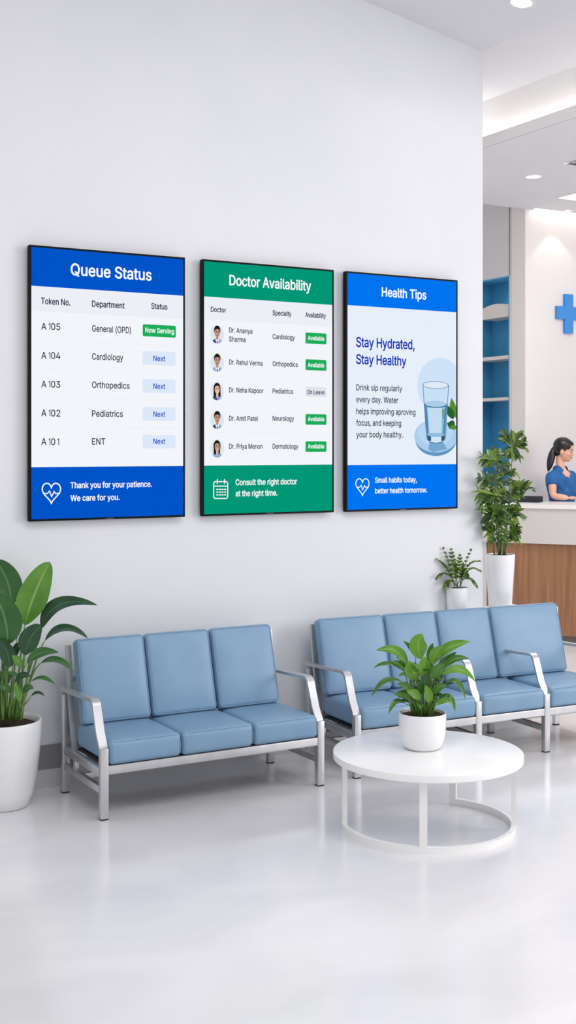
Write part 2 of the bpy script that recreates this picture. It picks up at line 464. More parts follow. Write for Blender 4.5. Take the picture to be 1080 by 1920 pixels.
class Flat:                             # polygons lying on the display plane, given by where the photo shows them
    def __init__(s, root, clip=None, par=None):
        s.bm = bmesh.new(); s.root = root; s.mats = []; s.clip = clip; s.par = par
    def mi(s, m):
        if m not in s.mats: s.mats.append(m)
        return s.mats.index(m)
    def poly(s, pts, m, lift, world=False):
        pp = []
        for p in pts:
            q = Vector((p[0], 0, p[1])) if world else at(p[0], p[1], SY)
            pp.append((q.x, q.z))
        if s.clip:
            x1 = s.clip; out = []
            for a, b in zip(pp, pp[1:] + pp[:1]):
                if a[0] <= x1: out.append(a)
                if (a[0] <= x1) != (b[0] <= x1):
                    k = (x1 - a[0]) / (b[0] - a[0]); out.append((x1, a[1] + k * (b[1] - a[1])))
            pp = out
        if len(pp) < 3: return
        ar = sum(a[0] * b[1] - b[0] * a[1] for a, b in zip(pp, pp[1:] + pp[:1]))
        if ar < 0: pp = pp[::-1]
        y = SY - 0.0004 * lift
        f = s.bm.faces.new([s.bm.verts.new((x - s.root.x, y - s.root.y, z - s.root.z)) for x, z in pp])
        f.material_index = s.mi(m)
    def ell(s, cx, cy, rx, ry, m, lift, n=40, a0=0, a1=2 * PI):
        c = at(cx, cy, SY); wx = abs(at(cx + rx, cy, SY).x - at(cx - rx, cy, SY).x) / 2; wz = abs(at(cx, cy - ry, SY).z - c.z)
        s.poly([(c.x + wx * math.cos(a0 + (a1 - a0) * k / n), c.z + wz * math.sin(a0 + (a1 - a0) * k / n)) for k in range(n)], m, lift, True)
    def rrect(s, xl, xr, ytop, ybot, m, lift, r=0.008):
        a = at(xl, ytop, SY); b = at(xl, ybot, SY); c = at(xr, ytop, SY)
        x0, x1, z0, z1 = a.x, c.x, b.z, a.z
        pts = []
        for (cx, cz, a0) in ((x1 - r, z1 - r, 0), (x0 + r, z1 - r, 90), (x0 + r, z0 + r, 180), (x1 - r, z0 + r, 270)):
            for k in range(7):
                t = math.radians(a0 + 15 * k); pts.append((cx + r * math.cos(t), cz + r * math.sin(t)))
        s.poly(pts, m, lift, True)
    def line(s, pts, wd, m, lift, closed=False):
        pp = [at(x, y, SY) for x, y in pts]; pp = [Vector((p.x, p.z)) for p in pp]
        n = len(pp)
        for i in range(n if closed else n - 1):
            a, b = pp[i], pp[(i + 1) % n]; dd = (b - a)
            if dd.length < 1e-6: continue
            dd.normalize(); nn = Vector((-dd.y, dd.x)) * wd / 2; e = dd * wd * 0.35
            s.poly([tuple(a - e + nn), tuple(a - e - nn), tuple(b + e - nn), tuple(b + e + nn)], m, lift, True)
    def text(s, st, xl, xr, ybase, cap, m, lift, off=0.006, parent=None, name='text_line'):
        me = text_mesh(st, 0)
        xs = [me.vertices[i].co.x for p in me.polygons for i in p.vertices]; a0, a1 = min(xs), max(xs)
        A = at(xl, ybase, SY); B = at(xr, ybase, SY); hh = (cap / FPX) * (SY / ray(xl).y)
        kx = (B.x - A.x) / (a1 - a0); kz = hh / CAPH
        e = off * 0.075                       # stroke weight
        bm = bmesh.new()
        for k in range(9):
            ox, oz = (0, 0) if k == 8 else (e * math.cos(k * PI / 4) * 1.0, e * math.sin(k * PI / 4))
            y = SY - 0.0004 * lift - 0.00001 * k
            vs = [bm.verts.new((A.x + (v.co.x - a0) * kx - s.root.x + ox, y - s.root.y, A.z + v.co.y * kz - s.root.z + oz)) for v in me.vertices]
            for p in me.polygons:
                try: bm.faces.new([vs[i] for i in p.vertices])
                except ValueError: pass
        bpy.data.meshes.remove(me)
        return link(name, bm, m, parent or s.par)
    def done(s, name, parent):
        return link(name, s.bm, s.mats, parent)

def display(label, pl, pr, yt, yb, dl, dr, head, foot, hm, fm, page, band=None):
    A = at(pl, yt, SY); B = at(pr, yt, SY)
    x0, x1 = A.x, B.x; z0, z1 = 1.371, 2.775
    root = thing('digital_display', label, 'screen', ((x0 + x1) / 2, SY, z0), 0, 'wall displays above the seats')
    ro = root.location.copy()
    bz = 0.0115
    bm = bmesh.new()
    h = (x1 - x0) / 2; H = z1 - z0
    th = 0.034
    fr = 0.0015
    add_box(bm, -h, h, 0.003, th, 0, H, bev=0.006, seg=3)
    b = bmesh.new()
    link('housing', bm, M_black, root, auto=40)
    bm = bmesh.new()
    for a in ((-h + .001, h - .001, 0.001, bz), (-h + .001, h - .001, H - bz, H - .001), (-h + .001, -h + bz, bz, H - bz), (h - bz, h - .001, bz, H - bz)):
        add_box(bm, a[0], a[1], -fr, 0.006, a[2], a[3])
    link('bezel', bm, M_black, root)
    link('wall_mount', boxbm(-0.2, 0.2, th, WY - SY, H / 2 - 0.15, H / 2 + 0.15), M_dark, root)
    bm = boxbm(-0.022, 0.022, -fr - 0.0012, -fr, 0.004, 0.008)
    link('badge_plate', bm, mat('badge_grey', rgb(88, 90, 95), 0.4), root)
    fl = Flat(ro)
    ix0, ix1, iz0, iz1 = x0 + bz, x1 - bz, z0 + bz, z1 - bz
    zh = at(*head, SY).z; zf = at(*foot, SY).z
    fl.poly([(ix0, zf), (ix1, zf), (ix1, zh), (ix0, zh)], page, 1, True)
    fl.poly([(ix0, zh), (ix1, zh), (ix1, iz1), (ix0, iz1)], hm, 1, True)
    fl.poly([(ix0, iz0), (ix1, iz0), (ix1, zf), (ix0, zf)], fm, 1, True)
    if band:
        zz = at(*band, SY).z
        fl.poly([(ix0, zz), (ix1, zz), (ix1, zh), (ix0, zh)], E_band, 1.5, True)
    scr = fl.done('screen', root)
    return root, ro, scr, ix1, ix0

def heart(fl, x0, x1, y0, y1, wd, m):
    cx = (x0 + x1) / 2; hw = (x1 - x0) / 2; hh = (y1 - y0)
    pts = []
    for k in range(49):
        t = 2 * PI * k / 48
        hx = 16 * math.sin(t) ** 3 / 16; hy = (13 * math.cos(t) - 5 * math.cos(2 * t) - 2 * math.cos(3 * t) - math.cos(4 * t))
        pts.append((cx + hw * hx, y0 + hh * (12 - hy) / 29))
    ym = y0 + hh * 0.5
    fl.line(pts, wd, m, 3, True)
    fl.line([(x0 + hw * .1, ym), (cx - hw * .42, ym), (cx - hw * .2, ym - hh * .13), (cx + hw * .02, ym + hh * .16), (cx + hw * .3, ym - hh * .1), (cx + hw * .45, ym), (x1 - hw * .1, ym)], wd * .85, m, 3)

# --- queue status
root, ro, scr, cx1, cx0 = display('black-framed wall screen with blue header Queue Status, leftmost of the three', 54.5, 347, 457, 980, 58, 343, (59, 535.7), (59, 876), E_blue, E_blue, E_bg, (62, 583))
fl = Flat(ro, par=scr); fl.text('Queue Status', 133, 283.7, 515.3, 21.5, E_white, 2, 0.022)
fl = Flat(ro, par=scr)
for s, a, b, y, c in (('Token No.', 77.2, 131.4, 569.7, 11.6), ('Department', 172.6, 233.4, 574.9, 11.2), ('Status', 283.7, 313.6, 578.8, 10.6)):
    fl.text(s, a, b, y, c, E_navy, 2, 0.012)
def one(fl, x, y, cap):                 # plain figure 1
    wd = 1.45; tp_ = y - cap
    fl.poly([(x + 3.5 - wd, y), (x + 3.5, y), (x + 3.5, tp_), (x + 3.5 - wd, tp_)], E_navy, 2)
    fl.poly([(x, tp_ + 2.6), (x + 3.5 - wd, tp_), (x + 3.5, tp_), (x + 2.4, tp_ + 1.6), (x + .2, tp_ + 3.9)], E_navy, 2)
for s, y in (('05', 617.9), ('04', 672.3), ('03', 726.2), ('02', 780.3), ('0', 834.1)):
    fl.text('A', 77.5, 86.8, y, 12.4, E_navy, 2, 0.008)
    fo = Flat(ro); one(fo, 90.8, y + .3, 12.4)
    fo.done('text_line', scr)
    if s == '0': fo = Flat(ro); one(fo, 107.2, y + .5, 12.4); fo.done('text_line', scr)
    fl.text(s, 95.8, 103.4 if s == '0' else 112.8, y + .4, 12.4, E_navy, 2, 0.008)
for s, b, y in (('General (OPD)', 245.3, 621.4), ('Cardiology', 230.8, 674), ('Orthopedics', 242.8, 727.2), ('Pediatrics', 230.2, 781), ('ENT', 197.2, 833.5)):
    fl.text(s, 172.6, b, y, 11.6, E_grey, 2, 0.010)
fl = Flat(ro)
for y in (637.7, 692, 746, 800):
    z = at(77, y, SY).z; xa = at(77, y, SY).x; xb = at(330, y, SY).x
    fl.poly([(xa, z), (xb, z), (xb, z + .002), (xa, z + .002)], E_line, 2, True)
fl.done('ruling', scr)
def badge(ro, root, xl, xr, y0, y1, m, txt, tl, tr, tb, cap, tm, off=0.010):
    fl = Flat(ro); fl.rrect(xl, xr, y0, y1, m, 2); bo = fl.done('status_badge', root)
    Flat(ro, par=bo).text(txt, tl, tr, tb, cap, tm, 3, off, name='badge_text')
    return bo
bo = badge(ro, root, 267.4, 329.7, 607.7, 630.3, E_badge, 'Now Serving', 272.4, 326, 623.2, 9.2, E_white)
bo['label'] = 'green Now Serving badge'
for y0, y1, tb in ((657.8, 684, 676.9), (710.2, 736, 729.1), (763, 788.8, 781.3), (815.2, 840.7, 832.4)):
    badge(ro, root, 267.4, 329.2, y0, y1, E_next, 'Next', 287.5, 309.5, tb, 10, E_nextt)
fl = Flat(ro, par=scr)
fl.text('Thank you for your patience.', 132.3, 284.4, 915.3, 10.9, E_white, 2, .013); fl.text('We care for you.', 132.3, 224, 939.4, 10.9, E_white, 2, .013)
fl = Flat(ro); heart(fl, 79, 113.4, 906, 944.6, 0.0062, E_white); fl.done('heart_icon', scr)

# --- doctor availability
root, ro, scr, cx1, cx0 = display('black-framed wall screen with green header Doctor Availability, middle of the three', 379, 626, 486, 968, 383, 621, (383, 555.8), (383, 873), E_green, E_green, E_bg, (384, 599.4))
fl = Flat(ro, par=scr); fl.text('Doctor Availability', 430.4, 582.7, 534.4, 18.8, E_white, 2, 0.022)
fl = Flat(ro, par=scr)
for s, a, b, y in (('Doctor', 395.3, 423.8, 584.3), ('Specialty', 511.2, 546, 590.9), ('Availability', 572.6, 610.6, 594.5)):
    fl.text(s, a, b, y, 9.0, E_navy, 2, 0.012)
for s, b, y in (('Dr. Ananya', 472.9, 623.4), ('Sharma', 460.4, 640.2), ('Dr. Rahul Verma', 492, 683.4), ('Dr. Neha Kapoor', 493.4, 735.7), ('Dr. Amit Patel', 483.5, 788.8), ('Dr. Priya Menon', 492, 841.4)):
    fl.text(s, 429.6, b, y, 9.2, E_grey, 2, 0.010)
for s, b, y in (('Cardiology', 552.6, 635.3), ('Orthopedics', 558, 686.3), ('Pediatrics', 549.4, 737.3), ('Neurology', 551, 788.8), ('Dermatology', 559, 841.2)):
    fl.text(s, 511.2, b, y, 8.9, E_grey, 2, 0.010)
fl = Flat(ro)
for y in (653.5, 706, 758.5, 811):
    z = at(395, y, SY).z; xa = at(395, y, SY).x; xb = at(612, y, SY).x
    fl.poly([(xa, z), (xb, z), (xb, z + .002), (xa, z + .002)], E_line, 2, True)
fl.done('ruling', scr)
for y0, y1, tb in ((623.3, 644, 637.4), (673.5, 694, 687.9), (776.2, 796.3, 789.4), (827.4, 847.3, 840.6)):
    badge(ro, root, 572.6, 611.9, y0, y1, E_badge, 'Available', 577.3, 607.6, tb, 7.8, E_white, 0.010)
badge(ro, root, 572.6, 611.9, 725.2, 743.9, E_sil, 'On Leave', 575.8, 608.2, 738.9, 8.0, E_grey)['label'] = 'grey On Leave badge'
def portrait(cy, female, suit, tail=False):
    fl = Flat(ro); c = 407
    fl.ell(c, cy, 13, 17.3, E_circ, 2); 
    # shoulders
    fl.poly([(c - 8.6, cy + 11.3), (c - 4.5, cy + 8.2), (c, cy + 7.5), (c + 4.5, cy + 8.2), (c + 8.8, cy + 11.6), (c + 5.5, cy + 15.3), (c, cy + 17), (c - 5.5, cy + 15.3)], suit, 3)
    fl.poly([(c, cy + 7.5), (c + 4.5, cy + 8.2), (c + 8.8, cy + 11.6), (c + 5.5, cy + 15.3), (c + 1, cy + 16.8)], E_suit2, 3.3)
    if female:
        fl.ell(c - 0.3, cy - 4.5, 6.6, 11.5, E_hair, 4)
        fl.poly([(c - 6.4, cy - 6), (c + 6, cy - 6), (c + (6.6 if not tail else 5.0), cy + 9), (c + 3, cy + 11), (c - 3, cy + 11), (c - 6.8, cy + 9.5)], E_hair, 4)
        fl.poly([(c - 2.2, cy + 2), (c + 2.2, cy + 2), (c + 2.2, cy + 10), (c, cy + 14), (c - 2.2, cy + 10)], E_skinl, 4.5)
        fl.ell(c, cy - 3.6, 4.6, 8.4, E_skinl if not tail else E_skin, 5)
        fl.poly([(c - 5, cy - 7.5), (c - 3.5, cy - 12.5), (c + 0.5, cy - 14), (c + 4, cy - 12), (c + 5, cy - 7), (c + 3, cy - 9), (c, cy - 10.6), (c - 3, cy - 9.4)], E_hair, 6)
    else:
        fl.poly([(c - 3.4, cy + 7.6), (c + 3.4, cy + 7.6), (c + 1.8, cy + 16.8), (c - 1.8, cy + 16.8)], E_white, 4)
        fl.poly([(c - 1, cy + 11.5), (c + 1, cy + 11.5), (c + 1.2, cy + 16.6), (c - 1.2, cy + 16.6)], E_suit, 4.6)
        fl.poly([(c - 2.4, cy + 1), (c + 2.4, cy + 1), (c + 2.4, cy + 8), (c, cy + 11), (c - 2.4, cy + 8)], E_skin, 4.7)
        fl.ell(c, cy - 7.6, 6.1, 9.3, E_hair, 4.8)
        fl.ell(c, cy - 3.4, 5.0, 8.4, E_skin, 5)
        fl.poly([(c - 5.4, cy - 5.2), (c - 5, cy - 12), (c, cy - 15), (c + 5, cy - 12), (c + 5.4, cy - 5.2), (c + 4.2, cy - 9.2), (c, cy - 10.4), (c - 4.2, cy - 9.2)], E_hair, 6)
    for sx in (-1, 1):
        fl.ell(c + sx * 2.0, cy - 4.2, 0.8, 0.6, E_hair, 7, 8); fl.line([(c + sx * 2.9, cy - 5.8), (c + sx * 1.1, cy - 5.9)], 0.0022, E_hair, 7)
    fl.line([(c - 1.5, cy + 1.3), (c, cy + 1.8), (c + 1.5, cy + 1.3)], 0.003, E_white if female else E_suit, 7)
    fl.done('portrait_picture', root)
portrait(627.3, False, E_suit); portrait(680, False, E_suit2); portrait(733.6, True, E_suit); portrait(787.5, False, E_suit); portrait(841.2, True, E_suit2, True)
fl = Flat(ro)
xa, xb, ya, yb = 400.5, 426.8, 903, 934.5
fl.line([(xa + 2, ya), (xb - 2, ya), (xb, ya + 3), (xb, yb - 2.6), (xb - 2, yb), (xa + 2, yb), (xa, yb - 2.6), (xa, ya + 3)], 0.0058, E_white, 3, True)
fl.line([(xa, ya + 8.5), (xb, ya + 8.5)], 0.0055, E_white, 3)
for x in (xa + 7, xb - 6): fl.line([(x, ya - 4), (x, ya + 3.5)], 0.006, E_white, 3)
for j in range(3):
    for i in range(4):
        fl.line([(xa + 5.6 + i * 4.9, ya + 14.6 + j * 5.1), (xa + 8.0 + i * 4.9, ya + 14.6 + j * 5.1)], 0.0062, E_white, 3)
fl.done('calendar_icon', scr)
fl = Flat(ro, par=scr)
fl.text('Consult the right doctor', 441.8, 556.6, 909.7, 10.8, E_white, 2, .013); fl.text('at the right time.', 441.8, 519.7, 930.7, 10.8, E_white, 2, .013)

# --- health tips
root, ro, scr, cx1, cx0 = display('black-framed wall screen headed Health Tips with a picture of a water glass', 648.3, 858, 508, 961, 652, 854, (652, 572), (652, 872), E_blue2, E_blue2, E_tip)
fl = Flat(ro, par=scr); fl.text('Health Tips', 716, 798.8, 555.5, 16.8, E_white, 2, 0.022)
fl = Flat(ro, par=scr)
fl.text('Stay Hydrated,', 668, 776.8, 650, 18, E_tipt, 2, 0.022); fl.text('Stay Healthy', 668, 761.3, 682, 17.8, E_tipt, 2, 0.022)
fl = Flat(ro, par=scr)
for s, b, y in (('Drink sip regularly', 753.8, 731.7), ('every day. Water', 746.3, 754.2), ('helps improving aproving', 778.8, 776.4), ('focus, and keeping', 751.8, 798), ('your body healthy.', 755, 820)):
    fl.text(s, 668, b, y, 11, E_grey, 2.2, 0.010)
fl = Flat(ro, par=scr)
fl.text('Small habits today,', 703.3, 781, 905.2, 9.8, E_white, 2, .012); fl.text('better health tomorrow.', 703.3, 800.8, 925.2, 9.8, E_white, 2, .012)
fl = Flat(ro); heart(fl, 667, 691.8, 897.5, 929.5, 0.0058, E_white); fl.done('heart_icon', scr)
fl = Flat(ro, clip=cx1 - 0.0005)
fl.ell(826, 724, 43, 53, E_c1, 1.5, 64)
fl.ell(817.5, 824, 38.5, 31, E_c3, 2.0, 64); fl.ell(817.5, 817.5, 40.5, 31, E_c2, 2.5, 64); 
fl.ell(816, 812, 33, 23, emat('picture_plate_top', (186, 214, 240)), 2.7, 64)
fl.poly([(805, 829), (831, 829), (838, 842), (812, 848), (803, 843)], emat('picture_plate_sheen', (118, 168, 208)), 2.9)
# leaf sprigs
def leaf2(bx, by, tx, ty, wd, m, lift):
    dx, dy = tx - bx, ty - by; L_ = math.hypot(dx, dy); nx, ny = -dy / L_, dx / L_
    pts = []
    for k in range(11):
        u = k / 10; ww = wd * math.sin(PI * u ** 0.8) * .5; pts.append((bx + dx * u + nx * ww, by + dy * u + ny * ww))
    for k in range(9, 0, -1):
        u = k / 10; ww = wd * math.sin(PI * u ** 0.8) * .5; pts.append((bx + dx * u - nx * ww, by + dy * u - ny * ww))
    fl.poly(pts, m, lift)
leaf2(852, 783, 846, 746, 13, E_l1, 3.0); leaf2(850, 786, 837, 759, 13, E_l2, 3.2); leaf2(853, 798, 838, 794, 17, E_l2, 3.1); leaf2(856, 786, 856, 762, 8, E_l1, 3.3); leaf2(857, 802, 842, 800, 9, E_l1, 3.2)
# tumbler
fl.poly([(792.6, 722), (840.6, 722), (835, 822), (832, 828), (817, 831), (802, 828), (799.5, 822)], E_g1, 4)
fl.poly([(794.8, 758), (838, 758), (834.4, 815), (827, 819), (808, 819), (800, 815)], E_g2, 4.4)
fl.poly([(801, 765), (829, 765), (827, 812), (805, 812)], E_g4, 4.6)
fl.poly([(794.8, 758), (800, 761), (803.5, 812), (800, 815)], E_g5, 4.7); fl.poly([(833.6, 762), (838, 758), (834.4, 815), (830, 813)], E_g5, 4.7)
fl.poly([(828, 768), (834, 768), (832, 786), (829, 784)], emat('picture_leaf_in_water', (110, 158, 150)), 4.9)
fl.poly([(800.0, 815), (808, 819), (808, 827), (801.5, 826)], E_g6, 4.8); fl.poly([(834.3, 815), (827, 819), (827, 827), (833, 826)], E_g6, 4.8)
fl.poly([(808, 819), (827, 819), (827, 829), (808, 829)], emat('picture_glass_foot', (214, 230, 244)), 4.9)
fl.ell(816.5, 758.3, 20.8, 6.2, E_g3, 5.0); fl.ell(816.5, 757.6, 19.6, 5.2, emat('picture_water_face', (172, 206, 234)), 5.2)
fl.ell(816.6, 722, 24.2, 7.0, E_g3, 5.0); fl.ell(816.6, 722, 23.0, 6.1, emat('picture_glass_mouth', (222, 235, 249)), 5.2)
for pts in ([(792.6, 723), (799.5, 822), (806, 829), (817, 831)], [(840.6, 723), (835, 822), (828, 829), (817, 831)]):
    fl.line(pts, 0.0042, E_g3, 5.4)
fl.done('glass_picture', scr)

# ------------------------------------------------------------ seating
def rounded_box(bm, sx, sy, sz, r, bx=0.0, n=7, M=None, top_bulge=0.0, front_bulge=0.0):
    """box centred on the origin, rounded by r, crowned on its top (z) and its front (-y)"""
    faces = []
    def pts(N, s):
        # denser near the rounded ends
        core = [-s / 2 + r + (s - 2 * r) * i / N for i in range(N + 1)]
        k = 4
        a = [-s / 2 + r - r * math.sin(PI / 2 * (k - i) / k) for i in range(k)]
        return a + core + [-x for x in reversed(a)]
    xs, ys, zs = pts(8, sx), pts(6, sy), pts(4, sz)
    cache = {}
    def V(x, y, z):
        key = (round(x, 5), round(y, 5), round(z, 5))
        if key in cache: return cache[key]
        c = Vector((max(-sx / 2 + r, min(sx / 2 - r, x)), max(-sy / 2 + r, min(sy / 2 - r, y)), max(-sz / 2 + r, min(sz / 2 - r, z))))
        dlt = Vector((x, y, z)) - c
        p = c + (dlt.normalized() * r if dlt.length > 1e-9 else dlt)
        fx = max(0, 1 - (2 * x / sx) ** 4); fy = max(0, 1 - (2 * y / sy) ** 4); fz = max(0, 1 - (2 * z / sz) ** 4)
        if p.z > 0: p.z += top_bulge * fx * fy * (p.z / (sz / 2))
        if p.y < 0: p.y -= front_bulge * fx * fz * (-p.y / (sy / 2))
        v = bm.verts.new(M @ p if M is not None else p); cache[key] = v
        return v
    for A, B, f in ((xs, ys, lambda a, b, s: (a, b, s * sz / 2)), (xs, zs, lambda a, b, s: (a, s * sy / 2, b)), (ys, zs, lambda a, b, s: (s * sx / 2, a, b))):
        for s in (-1, 1):
            for i in range(len(A) - 1):
                for j in range(len(B) - 1):
                    q = [V(*f(A[i], B[j], s)), V(*f(A[i + 1], B[j], s)), V(*f(A[i + 1], B[j + 1], s)), V(*f(A[i], B[j + 1], s))]
                    try: bm.faces.new(q)
                    except ValueError: pass
    bmesh.ops.recalc_face_normals(bm, faces=bm.faces)
    return bm

# bench local frame: x along the bench, y from the front (0) to the wall, z up
def strip_path(bm, pts, x0, x1, th):
    """flat bar of thickness th following (y, z) points, spanning x0..x1"""
    n = len(pts); up = []; dn = []
    for i, (y, z) in enumerate(pts):
        a = pts[max(i - 1, 0)]; b = pts[min(i + 1, n - 1)]
        ty, tz = b[0] - a[0], b[1] - a[1]; L_ = math.hypot(ty, tz); ny, nz = -tz / L_, ty / L_
        up.append((y + ny * th / 2, z + nz * th / 2)); dn.append((y - ny * th / 2, z - nz * th / 2))
    loop = up + dn[::-1]
    A = [bm.verts.new((x0, y, z)) for y, z in loop]; B = [bm.verts.new((x1, y, z)) for y, z in loop]
    N = len(loop)
    for i in range(n - 1):
        j = N - 1 - i
        bm.faces.new((A[i], A[i + 1], A[j - 1], A[j])); bm.faces.new((B[j], B[j - 1], B[i + 1], B[i]))
    for i in range(N): bm.faces.new((A[i], B[i], B[(i + 1) % N], A[(i + 1) % N]))
    bmesh.ops.recalc_face_normals(bm, faces=bm.faces)
    return bm
def arc2(c, r, a0, a1, n=8):
    return [(c[0] + r * math.cos(math.radians(a0 + (a1 - a0) * i / n)), c[1] + r * math.sin(math.radians(a0 + (a1 - a0) * i / n))) for i in range(n + 1)]

TILT = math.radians(15)
def bench(label, loc, rz, bounds, frames, backs):
    t = thing('waiting_bench', label, 'bench', loc, rz, 'pale blue waiting benches')
    W = bounds[-1]
    hw = 0.0195
    for fx in frames:
        # front leg
        bm = bmesh.new(); add_box(bm, fx - hw, fx + hw, -0.017, 0.017, 0.006, 0.335, bev=0.003)
        lg = link('leg', bm, M_steel, t, auto=40)
        link('foot_pad', boxbm(fx - hw + .002, fx + hw - .002, -0.016, 0.016, 0, 0.006), M_foot, lg)
        bm = bmesh.new(); add_box(bm, fx - hw, fx + hw, 0.515, 0.545, 0.006, 0.50, bev=0.003)
        lg = link('leg', bm, M_steel, t, auto=40)
        link('foot_pad', boxbm(fx - hw + .002, fx + hw - .002, 0.516, 0.544, 0, 0.006), M_foot, lg)
        # arm
        pts = [(0.555, 0.522), (0.40, 0.527), (0.25, 0.534), (0.135, 0.541)]
        pts += arc2((0.130, 0.501), 0.040, 88, 160, 10)[1:] 
        pts += [(0.045, 0.395), (0.012, 0.345), (0.0, 0.315), (0.0, 0.30)]
        pts = [(y, z) for y, z in pts]
        bm = bmesh.new(); strip_path(bm, pts, fx - 0.021, fx + 0.021, 0.015)
        link('armrest', bm, M_steel, t, auto=35)
        # side rails
        bm = bmesh.new(); add_box(bm, fx - 0.014, fx + 0.014, 0.017, 0.515, 0.198, 0.238, bev=0.002)
        sr = link('side_rail', bm, M_steel, t, auto=40)
        bm = bmesh.new(); add_box(bm, fx - 0.012, fx + 0.012, 0.017, 0.515, 0.118, 0.150, bev=0.002)
        link('side_rail', bm, M_steel, t, auto=40)
        link('strut', boxbm(fx - 0.011, fx + 0.011, 0.36, 0.385, 0.150, 0.198), M_steel, t)
        # raked back post
        bm = bmesh.new(); strip_path(bm, [(0.42, 0.20), (0.455, 0.35), (0.505, 0.60), (0.525, 0.745)], fx - 0.013 + (0.012 if fx == 0 else (-0.012 if fx == frames[-1] else 0)), fx + 0.013 + (0.012 if fx == 0 else (-0.012 if fx == frames[-1] else 0)), 0.022)
        link('back_post', bm, M_steel, t, auto=40)
    bm = bmesh.new(); add_box(bm, hw, W - hw, -0.014, 0.014, 0.212, 0.252, bev=0.002); link('front_rail', bm, M_steel, t, auto=40)
    bm = bmesh.new(); add_box(bm, hw, W - hw, 0.40, 0.425, 0.20, 0.235, bev=0.002); link('rear_rail', bm, M_steel, t, auto=40)
    bm = bmesh.new(); add_box(bm, hw, W - hw, 0.30, 0.32, 0.120, 0.148, bev=0.002); link('lower_rail', bm, M_steel, t, auto=40)
    bm = bmesh.new(); add_box(bm, hw, W - hw, 0.510, 0.522, 0.56, 0.59, bev=0.002); link('back_rail', bm, M_steel, t, auto=40)
    link('seat_support', boxbm(hw, W - hw, 0.014, 0.40, 0.240, 0.250), M_under, t)
    g = 0.003
    for a, b, ba, bb in zip(bounds, bounds[1:], backs, backs[1:]):
        a0 = a + (0.022 if any(abs(a - f) < 1e-6 for f in frames) else g)
        b0 = b - (0.022 if any(abs(b - f) < 1e-6 for f in frames) else g)
        sw = b0 - a0; cx = (a0 + b0) / 2
        bm = bmesh.new()
        rounded_box(bm, sw, 0.44, 0.112, 0.022, M=Matrix.Translation((cx, 0.196, 0.311)), top_bulge=0.010, front_bulge=0.008)
        so = link('seat_cushion', bm, M_vinyl, t, smooth=True)
        bm = bmesh.new()
        x0, x1, y0 = cx - sw / 2 + .012, cx + sw / 2 - .012, 0.196 - 0.22 - 0.0015
        loop = [(x0, y0, 0.268), (x0, y0, 0.352), (x1, y0, 0.352), (x1, y0, 0.268)]
        add_tube(bm, [(x0 - .004, -0.022, 0.27), (x0 - .006, -0.024, 0.31), (x0 - .002, -0.021, 0.353), (x0 + .015, -0.018, 0.3625), (x1 - .015, -0.018, 0.3625), (x1 + .002, -0.021, 0.353), (x1 + .006, -0.024, 0.31), (x1 + .004, -0.022, 0.27)], 0.0016, 6)
        link('piping', bm, M_pipe, so, smooth=True)
        # back cushion
        bw = bb - ba - (0.026 if ba == backs[0] else 0.008); cb = bb - bw / 2 - (0.004 if bb != backs[-1] else 0.018)
        if bb == backs[-1]: bw -= 0.018; cb = bb - 0.018 - bw / 2
        MM = Matrix.Translation((cb, 0.415, 0.575)) @ Matrix.Rotation(-TILT, 4, 'X')
        bm = bmesh.new()
        rounded_box(bm, bw, 0.075, 0.425, 0.024, M=MM, front_bulge=0.010)
        bo = link('back_cushion', bm, M_vinyl, t, smooth=True)
        bm = bmesh.new()
        hx, hz, yy = bw / 2 - 0.011, 0.4250 / 2 - 0.011, -0.0375 + 0.0045
        loop = []
        for (qx, qz, a0_) in ((hx - .016, hz - .016, 0), (-hx + .016, hz - .016, 90), (-hx + .016, -hz + .016, 180), (hx - .016, -hz + .016, 270)):
            for k in range(5):
                an = math.radians(a0_ + 22.5 * k); loop.append(MM @ Vector((qx + .02 * math.cos(an), yy - 0.001, qz + .02 * math.sin(an))))
        loop.append(loop[0])
        add_tube(bm, loop, 0.0019, 6, caps=False)
        link('piping', bm, M_pipe, bo, smooth=True)
    return t
b1w = 3.311 - 2.126
bench('three-seat blue vinyl bench with steel frame below the first two screens', (2.126, 5.474, 0), 0, [0, b1w / 3, 2 * b1w / 3, b1w], [0, b1w], [0, 0.393, 0.765, 1.155])
bench('longer blue vinyl bench with inner armrests, behind the round white table', (3.555, 5.50, 0), math.radians(-3.0), [0, 0.40, 0.775, 1.25, 1.75], [0, 0.775, 1.25, 1.75], [-0.02, 0.43, 0.785, 1.165, 1.70])

# ledge behind the long bench
t = thing('planter_ledge', 'slim white ledge behind the long bench, carrying two potted plants', 'ledge', (4.42, 6.13, 0))
bm = bmesh.new()
add_prism(bm, [(0, -.118), (.80, -.118), (.80, .09), (.50, .09), (.50, .005), (0, .005)], 0.715, 0.735)
bmesh.ops.recalc_face_normals(bm, faces=bm.faces)
link('ledge_top', bm, M_white, t)
link('ledge_front', boxbm(0.01, .79, -0.110, -0.095, 0, 0.715), M_white, t)
for x in (0.01, 0.45, .775): link('ledge_side', boxbm(x, x + .015, -0.095, -0.02, 0, 0.715), M_white, t)

